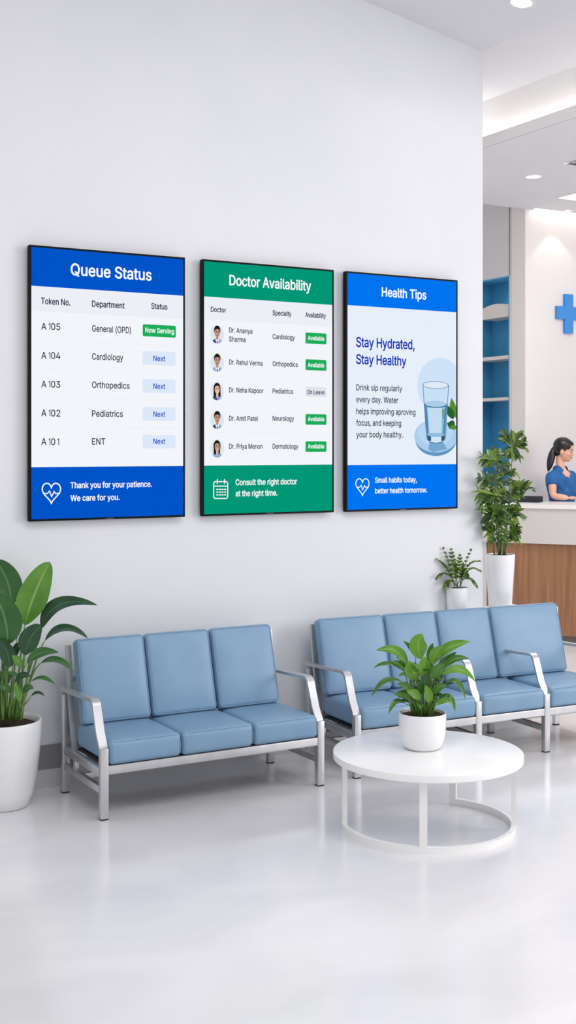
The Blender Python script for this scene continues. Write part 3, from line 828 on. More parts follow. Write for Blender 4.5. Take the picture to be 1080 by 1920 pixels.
# ------------------------------------------------------------ round table
TC = ray(802) * 5.708; TC.z = 0
t = thing('coffee_table', 'round white coffee table on an open ring base', 'table', TC)
TR, TZ = 0.4366, 0.348
bm = bmesh.new()
add_lathe(bm, [(0, TZ), (TR - 0.004, TZ), (TR - 0.001, TZ - 0.001), (TR, TZ - 0.004), (TR, TZ - 0.03), (TR - 0.003, TZ - 0.033), (0, TZ - 0.033)], 128)
link('tabletop', bm, M_white, t, auto=35)
RI, RO, RH = 0.379, 0.401, 0.030
fa = math.atan2(-F.y, -F.x)           # angle towards the camera
def angc(lat, front):                 # table angle from camera-frame offsets
    v = R * lat - F * front
    return math.atan2(v.y, v.x)
legs = {'front': angc(-0.062, 0.385), 'left': angc(-0.386, 0.05), 'right': angc(0.382, 0.07), 'back': angc(0.165, -0.355)}
for k, a in legs.items():
    bm = bmesh.new()
    add_box(bm, RI, RO, -0.0165, 0.0165, 0.0 if k in ('left', 'back') else RH, TZ - 0.033, M=Matrix.Rotation(a, 4, 'Z'))
    link('leg', bm, M_white, t)
a0 = legs['left']; a1 = legs['back']
while a1 < a0: a1 += 2 * PI           # counter-clockwise from the left leg round the front and right to the back leg
off = 0.0165 / RO
a0 += off; a1 -= off
N = 110; bm = bmesh.new(); rings = []
for i in range(N + 1):
    a = a0 + (a1 - a0) * i / N
    rings.append([bm.verts.new((r * math.cos(a), r * math.sin(a), z)) for r, z in ((RI, 0), (RO, 0), (RO, RH), (RI, RH))])
for A, B in zip(rings, rings[1:]):
    for k in range(4): bm.faces.new((A[k], B[k], B[(k + 1) % 4], A[(k + 1) % 4]))
bm.faces.new(rings[0][::-1]); bm.faces.new(rings[-1])
bmesh.ops.recalc_face_normals(bm, faces=bm.faces)
link('base_ring', bm, M_white, t, auto=35)

# ------------------------------------------------------------ plants
def leaf_mat(name, c1, c2, vein, rough=0.35):
    m = mat(name, c1, rough, coat=0.15)
    nt = m.node_tree; b = nt.nodes['Principled BSDF']
    uv = nt.nodes.new('ShaderNodeUVMap'); sep = nt.nodes.new('ShaderNodeSeparateXYZ')
    nt.links.new(uv.outputs[0], sep.inputs[0])
    # midrib
    s1 = nt.nodes.new('ShaderNodeMath'); s1.operation = 'SUBTRACT'; s1.inputs[1].default_value = 0.5
    ab = nt.nodes.new('ShaderNodeMath'); ab.operation = 'ABSOLUTE'
    nt.links.new(sep.outputs[0], s1.inputs[0]); nt.links.new(s1.outputs[0], ab.inputs[0])
    # side veins: sin((v + |u|*0.3) * k)
    mu = nt.nodes.new('ShaderNodeMath'); mu.operation = 'MULTIPLY_ADD'; mu.inputs[1].default_value = -0.35
    nt.links.new(ab.outputs[0], mu.inputs[0]); nt.links.new(sep.outputs[1], mu.inputs[2])
    sn_ = nt.nodes.new('ShaderNodeMath'); sn_.operation = 'MULTIPLY'; sn_.inputs[1].default_value = 95
    si = nt.nodes.new('ShaderNodeMath'); si.operation = 'SINE'
    nt.links.new(mu.outputs[0], sn_.inputs[0]); nt.links.new(sn_.outputs[0], si.inputs[0])
    tc = nt.nodes.new('ShaderNodeTexCoord'); no = nt.nodes.new('ShaderNodeTexNoise'); no.inputs['Scale'].default_value = 9
    nt.links.new(tc.outputs['Object'], no.inputs['Vector'])
    mx = nt.nodes.new('ShaderNodeMix'); mx.data_type = 'RGBA'; mx.inputs[6].default_value = c1; mx.inputs[7].default_value = c2
    mr0 = nt.nodes.new('ShaderNodeMapRange'); mr0.inputs['From Min'].default_value = .3; mr0.inputs['From Max'].default_value = .7
    nt.links.new(no.outputs[0], mr0.inputs[0]); nt.links.new(mr0.outputs[0], mx.inputs[0])
    mr = nt.nodes.new('ShaderNodeMapRange'); mr.inputs['From Min'].default_value = 0.75; mr.inputs['From Max'].default_value = 1; mr.inputs['To Max'].default_value = 0.10
    nt.links.new(si.outputs[0], mr.inputs[0])
    m2 = nt.nodes.new('ShaderNodeMix'); m2.data_type = 'RGBA'; m2.inputs[7].default_value = vein
    nt.links.new(mr.outputs[0], m2.inputs[0]); nt.links.new(mx.outputs[2], m2.inputs[6])
    mr3 = nt.nodes.new('ShaderNodeMapRange'); mr3.inputs['From Min'].default_value = 0.02; mr3.inputs['From Max'].default_value = 0.045
    mr3.inputs['To Min'].default_value = 0.85; mr3.inputs['To Max'].default_value = 0
    nt.links.new(ab.outputs[0], mr3.inputs[0])
    m3 = nt.nodes.new('ShaderNodeMix'); m3.data_type = 'RGBA'; m3.inputs[7].default_value = vein
    nt.links.new(mr3.outputs[0], m3.inputs[0]); nt.links.new(m2.outputs[2], m3.inputs[6])
    nt.links.new(m3.outputs[2], b.inputs['Base Color'])
    # thin leaf: some light passes through
    tr = nt.nodes.new('ShaderNodeBsdfTranslucent'); ms = nt.nodes.new('ShaderNodeMixShader'); ms.inputs[0].default_value = 0.18
    nt.links.new(m3.outputs[2], tr.inputs[0])
    out = nt.nodes['Material Output']
    nt.links.new(b.outputs[0], ms.inputs[1]); nt.links.new(tr.outputs[0], ms.inputs[2]); nt.links.new(ms.outputs[0], out.inputs[0])
    return m
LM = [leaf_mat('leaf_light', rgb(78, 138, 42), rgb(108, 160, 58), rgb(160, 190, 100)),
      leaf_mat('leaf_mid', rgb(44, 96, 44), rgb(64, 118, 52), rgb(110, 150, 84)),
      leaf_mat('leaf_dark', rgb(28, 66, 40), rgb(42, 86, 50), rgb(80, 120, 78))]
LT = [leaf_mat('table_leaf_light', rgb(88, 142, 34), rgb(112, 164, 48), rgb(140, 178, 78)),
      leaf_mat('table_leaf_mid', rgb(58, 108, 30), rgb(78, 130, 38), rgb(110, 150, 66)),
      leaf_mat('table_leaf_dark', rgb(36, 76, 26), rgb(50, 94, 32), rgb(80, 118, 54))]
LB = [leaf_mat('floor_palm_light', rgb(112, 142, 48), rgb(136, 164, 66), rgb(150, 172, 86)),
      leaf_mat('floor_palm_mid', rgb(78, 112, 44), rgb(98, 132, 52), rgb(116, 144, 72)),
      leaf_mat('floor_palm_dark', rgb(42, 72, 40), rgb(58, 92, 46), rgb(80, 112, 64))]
M_stem = mat('stem_green', rgb(104, 142, 62), 0.5)
M_stemd = mat('stem_dark_green', rgb(74, 108, 56), 0.5)

def add_leaf(bm, curve, width, hint, fold=0.25, peak=0.45, n=22, m=7, wave=0.0, mi=0, blunt=0.85, org=Vector((0, 0, 0)), serr=0):
    """blade along curve (world points); hint = direction the upper face looks to"""
    uvl = bm.loops.layers.uv.verify()
    pts = bez(curve, n)
    rows = []
    ph = random.random() * 6
    for i, p in enumerate(pts):
        u = i / n
        tn = (pts[min(i + 1, n)] - pts[max(i - 1, 0)]).normalized()
        side = tn.cross(hint)
        if side.length < 1e-3: side = tn.cross(Vector((0.3, 0.2, 1)))
        side.normalize(); up = side.cross(tn).normalized()
        if u <= peak: ww = math.sin(PI / 2 * (u / peak)) ** 0.75
        else: ww = math.cos(PI / 2 * ((u - peak) / (1 - peak))) ** blunt
        if serr: ww *= 0.55 + 0.45 * abs(math.sin(serr * PI * u))
        hw_ = width / 2 * max(ww, 0.0) + 0.0004
        row = []
        for j in range(m):
            a = 2 * j / (m - 1) - 1
            q = p + side * (a * hw_) + up * (fold * hw_ * abs(a) ** 1.3 + wave * hw_ * math.sin(u * 9 + ph + (2.0 if a > 0 else 0)) * abs(a))
            row.append(bm.verts.new(q - org))
        rows.append(row)
    for i in range(n):
        for j in range(m - 1):
            f = bm.faces.new((rows[i][j], rows[i][j + 1], rows[i + 1][j + 1], rows[i + 1][j]))
            f.material_index = mi
            for lp, (uu, vv) in zip(f.loops, ((j, i), (j + 1, i), (j + 1, i + 1), (j, i + 1))):
                lp[uvl].uv = (uu / (m - 1), vv / n)
def pot(root, prof, inner_r, soil_z, matl=M_pot, soil_r=None):
    bm = bmesh.new(); add_lathe(bm, prof, 96)
    link('pot', bm, matl, root, auto=50)
    bm = bmesh.new()
    sr = soil_r or inner_r
    k = 14
    rows = [(0, soil_z + .006)] + [(sr * i / k, soil_z + 0.006 * random.uniform(.2, 1)) for i in range(1, k)] + [(sr, soil_z)]
    add_lathe(bm, rows, 48)
    for v in bm.verts: v.co.z += random.uniform(-0.0025, 0.0025) if (v.co.x ** 2 + v.co.y ** 2) < (sr * .97) ** 2 else 0
    link('soil', bm, M_soil, root)
TOCAM = (-F + Vector((0, 0, 0.25))).normalized()
UP = Vector((0, 0, 1))

# ---- big plant at the left
D = 6.04
c = ray(5) * D; c.z = 0
root = thing('potted_plant', 'tall broad-leaved plant in a large white tapered pot at the left edge', 'plant', c)
pot(root, [(0, 0), (0.118, 0.0), (0.128, 0.006), (0.150, 0.07), (0.168, 0.16), (0.180, 0.27), (0.186, 0.36), (0.187, 0.412), (0.185, 0.419), (0.180, 0.420), (0.175, 0.415), (0.173, 0.395), (0.172, 0.36)], 0.172, 0.388)
bm = bmesh.new(); sb = bmesh.new()
def PL(px, py, dd=0): return P(px, py, D + dd)
# base, control, tip (pixel, pixel, depth offset), width, hint blend, material
big = [
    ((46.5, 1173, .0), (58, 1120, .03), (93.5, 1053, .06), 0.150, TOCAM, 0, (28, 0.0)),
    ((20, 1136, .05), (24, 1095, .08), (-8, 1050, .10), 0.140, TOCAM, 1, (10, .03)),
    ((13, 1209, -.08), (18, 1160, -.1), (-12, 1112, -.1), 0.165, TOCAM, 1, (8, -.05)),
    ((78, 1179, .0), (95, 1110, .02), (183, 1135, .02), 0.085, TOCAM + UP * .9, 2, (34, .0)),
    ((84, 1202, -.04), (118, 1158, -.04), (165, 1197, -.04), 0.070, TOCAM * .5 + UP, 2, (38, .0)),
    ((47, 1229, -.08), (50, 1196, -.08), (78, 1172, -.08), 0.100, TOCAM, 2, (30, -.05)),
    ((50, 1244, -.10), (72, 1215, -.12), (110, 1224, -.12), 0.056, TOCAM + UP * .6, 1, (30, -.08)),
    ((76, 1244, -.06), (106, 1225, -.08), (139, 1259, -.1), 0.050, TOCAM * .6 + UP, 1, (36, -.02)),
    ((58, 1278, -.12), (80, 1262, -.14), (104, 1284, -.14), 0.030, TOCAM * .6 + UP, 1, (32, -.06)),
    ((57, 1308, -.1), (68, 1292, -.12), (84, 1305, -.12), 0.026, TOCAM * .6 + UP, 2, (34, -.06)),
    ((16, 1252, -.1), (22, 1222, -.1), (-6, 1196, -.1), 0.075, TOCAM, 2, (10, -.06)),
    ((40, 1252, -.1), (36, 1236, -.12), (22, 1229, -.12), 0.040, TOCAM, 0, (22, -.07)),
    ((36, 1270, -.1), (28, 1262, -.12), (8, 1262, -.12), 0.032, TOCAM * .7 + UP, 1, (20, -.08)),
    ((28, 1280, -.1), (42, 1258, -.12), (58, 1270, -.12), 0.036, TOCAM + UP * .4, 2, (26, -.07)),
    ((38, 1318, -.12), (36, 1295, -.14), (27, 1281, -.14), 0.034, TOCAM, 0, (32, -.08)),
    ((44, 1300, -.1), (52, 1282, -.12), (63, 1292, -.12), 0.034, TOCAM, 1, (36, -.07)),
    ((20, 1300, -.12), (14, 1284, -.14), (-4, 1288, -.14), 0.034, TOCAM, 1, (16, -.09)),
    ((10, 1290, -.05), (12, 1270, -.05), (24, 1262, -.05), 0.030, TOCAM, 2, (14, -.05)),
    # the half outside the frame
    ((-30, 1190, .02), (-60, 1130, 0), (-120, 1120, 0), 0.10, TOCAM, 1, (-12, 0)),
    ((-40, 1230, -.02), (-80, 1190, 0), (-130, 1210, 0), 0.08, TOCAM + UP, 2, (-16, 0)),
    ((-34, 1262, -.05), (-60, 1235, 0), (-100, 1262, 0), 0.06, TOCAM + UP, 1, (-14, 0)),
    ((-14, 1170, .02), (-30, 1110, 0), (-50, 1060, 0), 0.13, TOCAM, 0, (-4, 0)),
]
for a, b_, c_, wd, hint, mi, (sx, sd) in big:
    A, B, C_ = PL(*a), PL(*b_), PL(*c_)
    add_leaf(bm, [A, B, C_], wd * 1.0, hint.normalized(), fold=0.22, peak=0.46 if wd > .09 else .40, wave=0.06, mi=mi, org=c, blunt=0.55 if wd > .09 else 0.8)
    s0 = PL(sx * 0.85 + 3, 1348, sd * .8 + 0.01)
    tn = (B - A).normalized()
    midp = (s0 + A) / 2 + Vector((0, 0, 0.03))
    cv = bez([s0, midp, A - tn * 0.05, A], 10)
    rr = [0.0060 - 0.0035 * i / 10 for i in range(11)]
    add_tube(sb, [p - c for p in cv], rr, 8)
for k in range(26):    # bare leaf stalks of the clump
    a = random.uniform(-35, 52); 
    s0 = PL(a * .8 + 2, 1348 + random.uniform(-3, 4), random.uniform(-.09, .07)); e = PL(a * 1.1 + 3 + random.uniform(-8, 8), random.uniform(1185, 1300), random.uniform(-.09, .06))
    cv = bez([s0, (s0 + e) / 2 + Vector((0, 0, .02)), e], 6)
    add_tube(sb, [p - c for p in cv], [0.0050, .0046, .0042, .0038, .0034, .003, .0024], 7)
    if k % 2 == 0:
        tip = e + R * random.uniform(-.06, .06) + UP * random.uniform(.03, .07)
        add_leaf(bm, [e, (e + tip) / 2 + UP * .015, tip], random.uniform(.018, .034), TOCAM, mi=random.choice((1, 2)), org=c, n=10)
link('foliage', bm, LM, root, smooth=True)
link('stem', sb, M_stem, root, smooth=True)

# ---- plant on the round table
D = 5.756
c = ray(792) * D; c.z = TZ
root = thing('potted_plant', 'leafy bright green plant in a white round pot on the coffee table', 'plant', c)
prof = [(0, 0), (0.066, 0), (0.078, 0.004), (0.090, 0.018), (0.100, 0.042), (0.107, 0.075), (0.1105, 0.115), (0.1105, 0.150), (0.1095, 0.166), (0.1080, 0.169), (0.1055, 0.168), (0.1045, 0.162), (0.104, 0.14)]
pot(root, prof, 0.104, 0.152)
bm = bmesh.new(); sb = bmesh.new()
def PT(px, py, dd=0): return P(px, py, D + dd)
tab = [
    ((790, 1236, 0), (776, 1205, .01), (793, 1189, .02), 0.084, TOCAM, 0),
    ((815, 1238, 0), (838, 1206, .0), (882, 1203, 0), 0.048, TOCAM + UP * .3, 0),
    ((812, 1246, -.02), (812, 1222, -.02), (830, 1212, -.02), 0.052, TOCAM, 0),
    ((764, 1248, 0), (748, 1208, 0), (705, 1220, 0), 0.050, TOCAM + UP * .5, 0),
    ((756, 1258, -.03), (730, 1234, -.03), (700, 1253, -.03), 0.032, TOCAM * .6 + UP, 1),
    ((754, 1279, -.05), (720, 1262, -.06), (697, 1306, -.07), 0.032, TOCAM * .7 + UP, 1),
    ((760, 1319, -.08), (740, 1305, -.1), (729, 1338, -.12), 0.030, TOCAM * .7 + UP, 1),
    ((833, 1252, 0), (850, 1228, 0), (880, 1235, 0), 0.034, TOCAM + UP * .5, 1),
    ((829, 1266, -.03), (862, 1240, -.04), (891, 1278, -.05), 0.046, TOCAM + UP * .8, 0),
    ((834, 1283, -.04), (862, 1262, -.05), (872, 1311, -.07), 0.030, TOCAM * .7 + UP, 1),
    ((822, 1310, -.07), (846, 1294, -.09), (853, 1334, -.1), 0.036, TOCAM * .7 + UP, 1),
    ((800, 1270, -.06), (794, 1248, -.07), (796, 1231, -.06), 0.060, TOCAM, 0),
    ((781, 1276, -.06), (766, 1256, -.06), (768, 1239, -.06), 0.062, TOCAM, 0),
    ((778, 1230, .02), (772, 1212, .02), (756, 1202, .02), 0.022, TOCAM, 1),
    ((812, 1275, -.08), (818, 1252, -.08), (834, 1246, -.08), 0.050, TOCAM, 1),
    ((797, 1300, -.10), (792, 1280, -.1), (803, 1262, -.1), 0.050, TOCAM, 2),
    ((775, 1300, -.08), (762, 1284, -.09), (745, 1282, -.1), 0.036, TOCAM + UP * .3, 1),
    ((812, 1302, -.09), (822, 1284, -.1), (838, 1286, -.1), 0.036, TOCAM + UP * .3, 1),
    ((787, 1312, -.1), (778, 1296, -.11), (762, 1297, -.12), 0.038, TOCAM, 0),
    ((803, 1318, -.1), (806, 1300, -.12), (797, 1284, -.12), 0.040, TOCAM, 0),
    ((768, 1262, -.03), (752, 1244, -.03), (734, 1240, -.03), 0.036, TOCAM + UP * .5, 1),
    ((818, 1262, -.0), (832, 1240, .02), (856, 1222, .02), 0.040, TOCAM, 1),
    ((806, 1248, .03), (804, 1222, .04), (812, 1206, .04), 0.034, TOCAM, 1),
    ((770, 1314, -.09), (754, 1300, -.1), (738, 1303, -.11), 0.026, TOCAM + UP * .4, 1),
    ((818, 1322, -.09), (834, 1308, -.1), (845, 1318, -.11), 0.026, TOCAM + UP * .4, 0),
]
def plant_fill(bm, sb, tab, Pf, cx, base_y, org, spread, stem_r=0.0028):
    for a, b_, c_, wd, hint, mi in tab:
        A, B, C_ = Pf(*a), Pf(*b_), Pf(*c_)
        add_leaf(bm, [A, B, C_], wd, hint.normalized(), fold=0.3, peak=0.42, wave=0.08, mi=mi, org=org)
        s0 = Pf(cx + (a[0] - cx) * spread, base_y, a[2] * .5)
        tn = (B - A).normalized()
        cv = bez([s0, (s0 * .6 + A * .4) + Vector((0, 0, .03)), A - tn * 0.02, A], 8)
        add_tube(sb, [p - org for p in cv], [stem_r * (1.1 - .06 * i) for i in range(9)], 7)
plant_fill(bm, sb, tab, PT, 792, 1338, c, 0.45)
for k in range(46):   # inner foliage, all round the pot
    an = random.uniform(0, 2 * PI); rr = random.uniform(.01, .10); hz = random.uniform(.20, .38)
    rad = Vector((math.cos(an), math.sin(an), 0))
    A = c + rad * rr * .8 + UP * hz
    ln = random.uniform(.06, .10)
    C_ = A + rad * ln * random.uniform(.4, .9) + UP * ln * random.uniform(-.2, .7)
    B = (A + C_) / 2 + UP * .02
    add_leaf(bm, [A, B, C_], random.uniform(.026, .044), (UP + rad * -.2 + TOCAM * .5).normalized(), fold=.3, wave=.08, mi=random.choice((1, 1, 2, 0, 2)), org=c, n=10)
    s0 = c + rad * rr * .5 + UP * .15
    add_tube(sb, [p - c for p in bez([s0, (s0 + A) / 2 + UP * .02, A], 6)], 0.0024, 6)
link('foliage', bm, LT, root, smooth=True)
link('stem', sb, M_stem, root, smooth=True)

# ---- fronds for the two plants on the ledge
def frond(bm, sb, org, A, B, C_, ln, wd, n, mi_set, rachis=0.0016):
    pts = bez([A, B, C_], 16)
    add_tube(sb, [p - org for p in pts], [rachis * (1.2 - .05 * i) for i in range(17)], 6)
    for k in range(n):
        u = 0.28 + 0.72 * k / (n - 1)
        i = min(15, int(u * 16)); p = pts[i].lerp(pts[i + 1], u * 16 - i)
        tn = (pts[min(i + 1, 16)] - pts[i - 1]).normalized()
        sd = tn.cross(UP)
        if sd.length < .2: sd = tn.cross(TOCAM)
        sd.normalize()
        l_ = ln * (1.05 - .35 * abs(u - .55) / .45)
        for s in ((-1, 1) if k < n - 1 else (0,)):
            dr = (sd * s * .75 + tn * .75 + Vector((0, 0, .1))).normalized()
            tip = p + dr * l_ + Vector((0, 0, -l_ * .30))
            add_leaf(bm, [p, p + dr * l_ * .5 + UP * l_ * .08, tip], wd, (UP + TOCAM * .8).normalized(), fold=.25, peak=.4, n=7, m=3, mi=random.choice(mi_set), org=org)

# small one
dS = at(857, 1120, 6.085); D = (dS - Vector((0, 0, dS.z))).dot(F)
c = Vector((dS.x, dS.y, 0.735))
root = thing('potted_plant', 'small feathery plant in a small white pot on the ledge by the wall corner', 'plant', c)
ptop = 1.75 - (1101 - HY) * D / FPX - 0.735
pr = 21 * D / FPX
pot(root, [(0, 0), (pr * .84, 0), (pr * .88, .003), (pr * .94, ptop * .4), (pr, ptop - .003), (pr * .99, ptop), (pr * .93, ptop), (pr * .91, ptop - .01), (pr * .90, ptop - .02)], pr * .90, ptop - .012)
bm = bmesh.new(); sb = bmesh.new()
def PS(px, py, dd=0): return P(px, py, D + dd)
small = [((832, 1031, .0), (845, 1062)), ((822, 1051, -.02), (842, 1060)), ((822, 1082, -.05), (838, 1064)), ((835, 1103, -.06), (842, 1078)),
         ((882, 1034, 0), (868, 1062)), ((895, 1053, -.02), (872, 1052)), ((896, 1069, -.03), (876, 1056)), ((891, 1096, -.05), (878, 1072)),
         ((846, 1033, .02), (850, 1060)), ((862, 1044, .0), (860, 1068)), ((874, 1080, -.05), (868, 1066)), ((852, 1056, -.03), (852, 1072)), ((868, 1060, -.02), (864, 1070))]
for (tx, ty, td), (bx_, by_) in small:
    frond(bm, sb, c, PS(857.5 + random.uniform(-6, 6), 1100, random.uniform(-.03, .02)), PS(bx_, by_, td * .4), PS(tx, ty, td), .036, .019, 7, (0, 1, 1, 2))
link('foliage', bm, LB, root, smooth=True); link('stem', sb, M_stemd, root, smooth=True)

# tall one
dS = at(938, 1100, 6.12); D = (dS - Vector((0, 0, dS.z))).dot(F)
c = Vector((dS.x, dS.y, 0.735))
root = thing('potted_plant', 'tall airy plant in a tapered white pot in front of the reception desk', 'plant', c)
ptop = 1.75 - (1039 - HY) * D / FPX - 0.735
pr = 27.5 * D / FPX
pot(root, [(0, 0), (pr * .74, 0), (pr * .78, .004), (pr * .86, ptop * .35), (pr * .94, ptop * .7), (pr, ptop - .004), (pr * .99, ptop), (pr * .93, ptop), (pr * .91, ptop - .012), (pr * .90, ptop - .03)], pr * .90, ptop - .014)
bm = bmesh.new(); sb = bmesh.new()
canes = [  # top pixel, list of frond tips
    ((962, 838), [(936, 807, 0), (977, 808, 0), (991, 829, -.02), (993, 848, -.03), (977, 870, -.04), (962, 868, -.05), (944, 826, .02), (966, 812, .03), (985, 840, 0), (949, 862, .02), (934, 822, 0)]),
    ((930, 865), [(892, 861, -.02), (918, 842, 0), (912, 878, -.03), (945, 848, .02), (925, 845, -.02), (905, 852, .02), (938, 878, -.03)]),
    ((944, 892), [(969, 889, 0), (920, 905, -.03), (957, 877, .02), (930, 888, -.02)]),
    ((918, 905), [(891, 899, 0), (905, 912, -.03), (922, 888, .02)]),
    ((932, 930), [(881, 924, -.02), (896, 932, 0), (945, 910, .02), (924, 915, -.04), (950, 935, -.04), (915, 935, .02), (940, 945, -.05), (922, 945, -.05)]),
    ((958, 925), [(1008, 917, 0), (985, 935, -.03), (990, 912, .02), (960, 905, -.02), (975, 925, -.04), (968, 945, -.04)]),
    ((928, 965), [(888, 957, -.02), (905, 950, 0), (902, 985, -.04), (915, 950, -.05), (940, 955, -.05), (930, 985, -.06)]),
    ((950, 965), [(991, 972, -.02), (980, 958, 0), (975, 985, -.04), (962, 950, -.03), (945, 975, -.05), (968, 975, .02)]),
    ((958, 1000), [(978, 990, -.03), (977, 1010, -.04), (970, 1015, -.03), (962, 985, 0), (968, 1022, -.02)]),
    ((926, 1002), [(912, 1004, -.03), (905, 988, 0), (918, 990, -.04)]),
]
for (tx, ty), tips in canes:
    s0 = P(938 + (tx - 940) * .42 + random.uniform(-3, 3), 1040, D + random.uniform(-.03, .03)); e = P(tx, ty, D + random.uniform(-.02, .02) - (.06 if tx < 935 else 0))
    cv = bez([s0, (s0 * .6 + e * .4) + Vector((0, 0, .03)), e], 12)
    add_tube(sb, [p - c for p in cv], [0.0044 - .0002 * i for i in range(13)], 7)
    for q in range(9):                  # single arching leaves up the cane
        u = .50 + .48 * q / 8; i = min(11, int(u * 12)); p0 = cv[i]
        sgn = 1 if (q % 2) else -1
        out = R * sgn * random.uniform(.55, 1.0) + F * random.uniform(-.8, .25)
        if sgn < 0 and tx < 935: out = out - F * .5
        ll = random.uniform(.075, .12)
        t1 = p0 + out * ll * .85 + UP * random.uniform(-.035, .03)
        add_leaf(bm, [p0, p0 + out * ll * .45 + UP * .045, t1], random.uniform(.020, .030), (UP * .6 + TOCAM).normalized(), fold=.3, peak=.4, n=9, m=5, mi=random.choice((0, 1, 1, 2)), org=c, wave=.12)
    for px, py, dd in tips:
        if px < 925: dd -= (925 - px) * .0055
        C_ = P(px, py, D + dd); B = (e * .5 + C_ * .5) + Vector((0, 0, .028))
        # a spray of several narrow blades
        add_leaf(bm, [e, B, C_], random.uniform(.028, .038), (UP * .7 + TOCAM).normalized(), fold=.3, peak=.4, n=9, m=5, mi=random.choice((0, 1, 1, 2)), org=c, wave=.15)
        for q in range(4):
            u = (.15, .35, .52, .68)[q]
            p0 = e.lerp(C_, u) + Vector((0, 0, .012)); dr = (C_ - e); ll = dr.length * (.62 - .12 * q) + .012; dr.normalize()
            sdv = dr.cross(F).normalized() * random.choice((-1, 1))
            t1 = p0 + dr * ll * .7 + sdv * ll * .55 + F * random.uniform(-.03, .03)
            add_leaf(bm, [p0, (p0 + t1) / 2 + UP * .012, t1], random.uniform(.018, .027), (UP * .7 + TOCAM).normalized(), fold=.3, peak=.4, n=7, m=3, mi=random.choice((0, 1, 1, 2, 2)), org=c)
link('foliage', bm, LB, root, smooth=True); link('stem', sb, M_stemd, root, smooth=True)

# ------------------------------------------------------------ receptionist
D = 11.9
c = ray(1056) * D; c.z = 0
def Z(px, z, dd=0):                   # person space: pixel column, height, metres behind her middle
    v = ray(px) * (D + dd); return Vector((v.x, v.y, z)) - c
def zy(py): return 1.75 - (py - HY) * D / FPX
person = thing('person', 'woman with a black ponytail in blue scrubs behind the reception desk', 'person', c)
M_skin = noisy(mat('skin', rgb(214, 160, 132), 0.5), rgb(220, 166, 140), rgb(232, 180, 154), 8)
M_hairb = noisy(mat('black_hair', rgb(20, 18, 20), 0.35), rgb(14, 13, 15), rgb(34, 30, 32), 60, stretch=(1, 1, .2))
M_scrub = noisy(mat('blue_scrubs', rgb(28, 92, 156), 0.75), rgb(24, 84, 146), rgb(34, 102, 168), 12)
M_lip = mat('lips', rgb(190, 84, 92), 0.4); M_brow = mat('brow', rgb(40, 28, 26), 0.7); M_eye = mat('eye_dark', rgb(30, 22, 20), 0.3)

def skinned(edges_pts, rad, sub=1):
    """edges_pts: list of chains sharing named joints; returns an evaluated mesh"""
    me = bpy.data.meshes.new('sk'); names = list(rad)
    me.from_pydata([tuple(rad[k][0]) for k in names], [(names.index(a), names.index(b)) for a, b in edges_pts], [])
    o = bpy.data.objects.new('sk', me); COL.objects.link(o)
    sk = o.modifiers.new('s', 'SKIN'); sk.use_smooth_shade = True
    lay = me.skin_vertices[0].data if me.skin_vertices else None
    if lay is None:
        b = bmesh.new(); b.from_mesh(me); b.verts.layers.skin.verify(); b.to_mesh(me); b.free(); lay = me.skin_vertices[0].data
    for i, k in enumerate(names):
        r = rad[k][1]; lay[i].radius = r if isinstance(r, tuple) else (r, r); lay[i].use_root = (i == 0)
    ss = o.modifiers.new('ss', 'SUBSURF'); ss.levels = sub; ss.render_levels = sub
    bpy.context.view_layer.update()
    m = bpy.data.meshes.new_from_object(o.evaluated_get(bpy.context.evaluated_depsgraph_get()))
    bpy.data.objects.remove(o)
    return m
def add_ell(bm, cen, rx, ry, rz, Mrot=None, nseg=24):
    r = bmesh.ops.create_uvsphere(bm, u_segments=nseg, v_segments=nseg // 2, radius=1)
    Mx = Matrix.Translation(cen) @ (Mrot.to_4x4() if Mrot else Matrix.Identity(4)) @ Matrix.Diagonal((rx, ry, rz, 1))
    bmesh.ops.transform(bm, matrix=Mx, verts=r['verts'])
def add_me(bm, me):
    bm.from_mesh(me); bpy.data.meshes.remove(me)
def remeshed(bm, vox, smooth_it=3):
    me = bpy.data.meshes.new('rm'); bm.to_mesh(me); bm.free()
    o = bpy.data.objects.new('rm', me); COL.objects.link(o)
    r = o.modifiers.new('r', 'REMESH'); r.mode = 'VOXEL'; r.voxel_size = vox; r.use_smooth_shade = True
    s = o.modifiers.new('s', 'SMOOTH'); s.iterations = smooth_it; s.factor = .5
    bpy.context.view_layer.update()
    m = bpy.data.meshes.new_from_object(o.evaluated_get(bpy.context.evaluated_depsgraph_get()))
    bpy.data.objects.remove(o)
    return m
hd = (R * .93 - F * .36).normalized()               # where she looks (level part)
td = (R * .72 - F * .69).normalized()               # chest direction
shd = Vector((-td.y, td.x, 0))                      # towards her left shoulder
if shd.dot(R) < 0: shd = -shd
hx = hd; hyv = UP.cross(hx).normalized(); HR0 = Matrix((hx, hyv, UP)).transposed()
HR = HR0 @ Matrix.Rotation(math.radians(12), 3, 'Y')   # nod forward
HC = Z(1058.5, zy(845), 0)
def hp(x, y, z): return HC + HR @ Vector((x, y, z))
TC_ = Z(1054, 0, 0)
def tp(f, s, z): return TC_ + td * f + shd * s + UP * z
sh = zy(893)
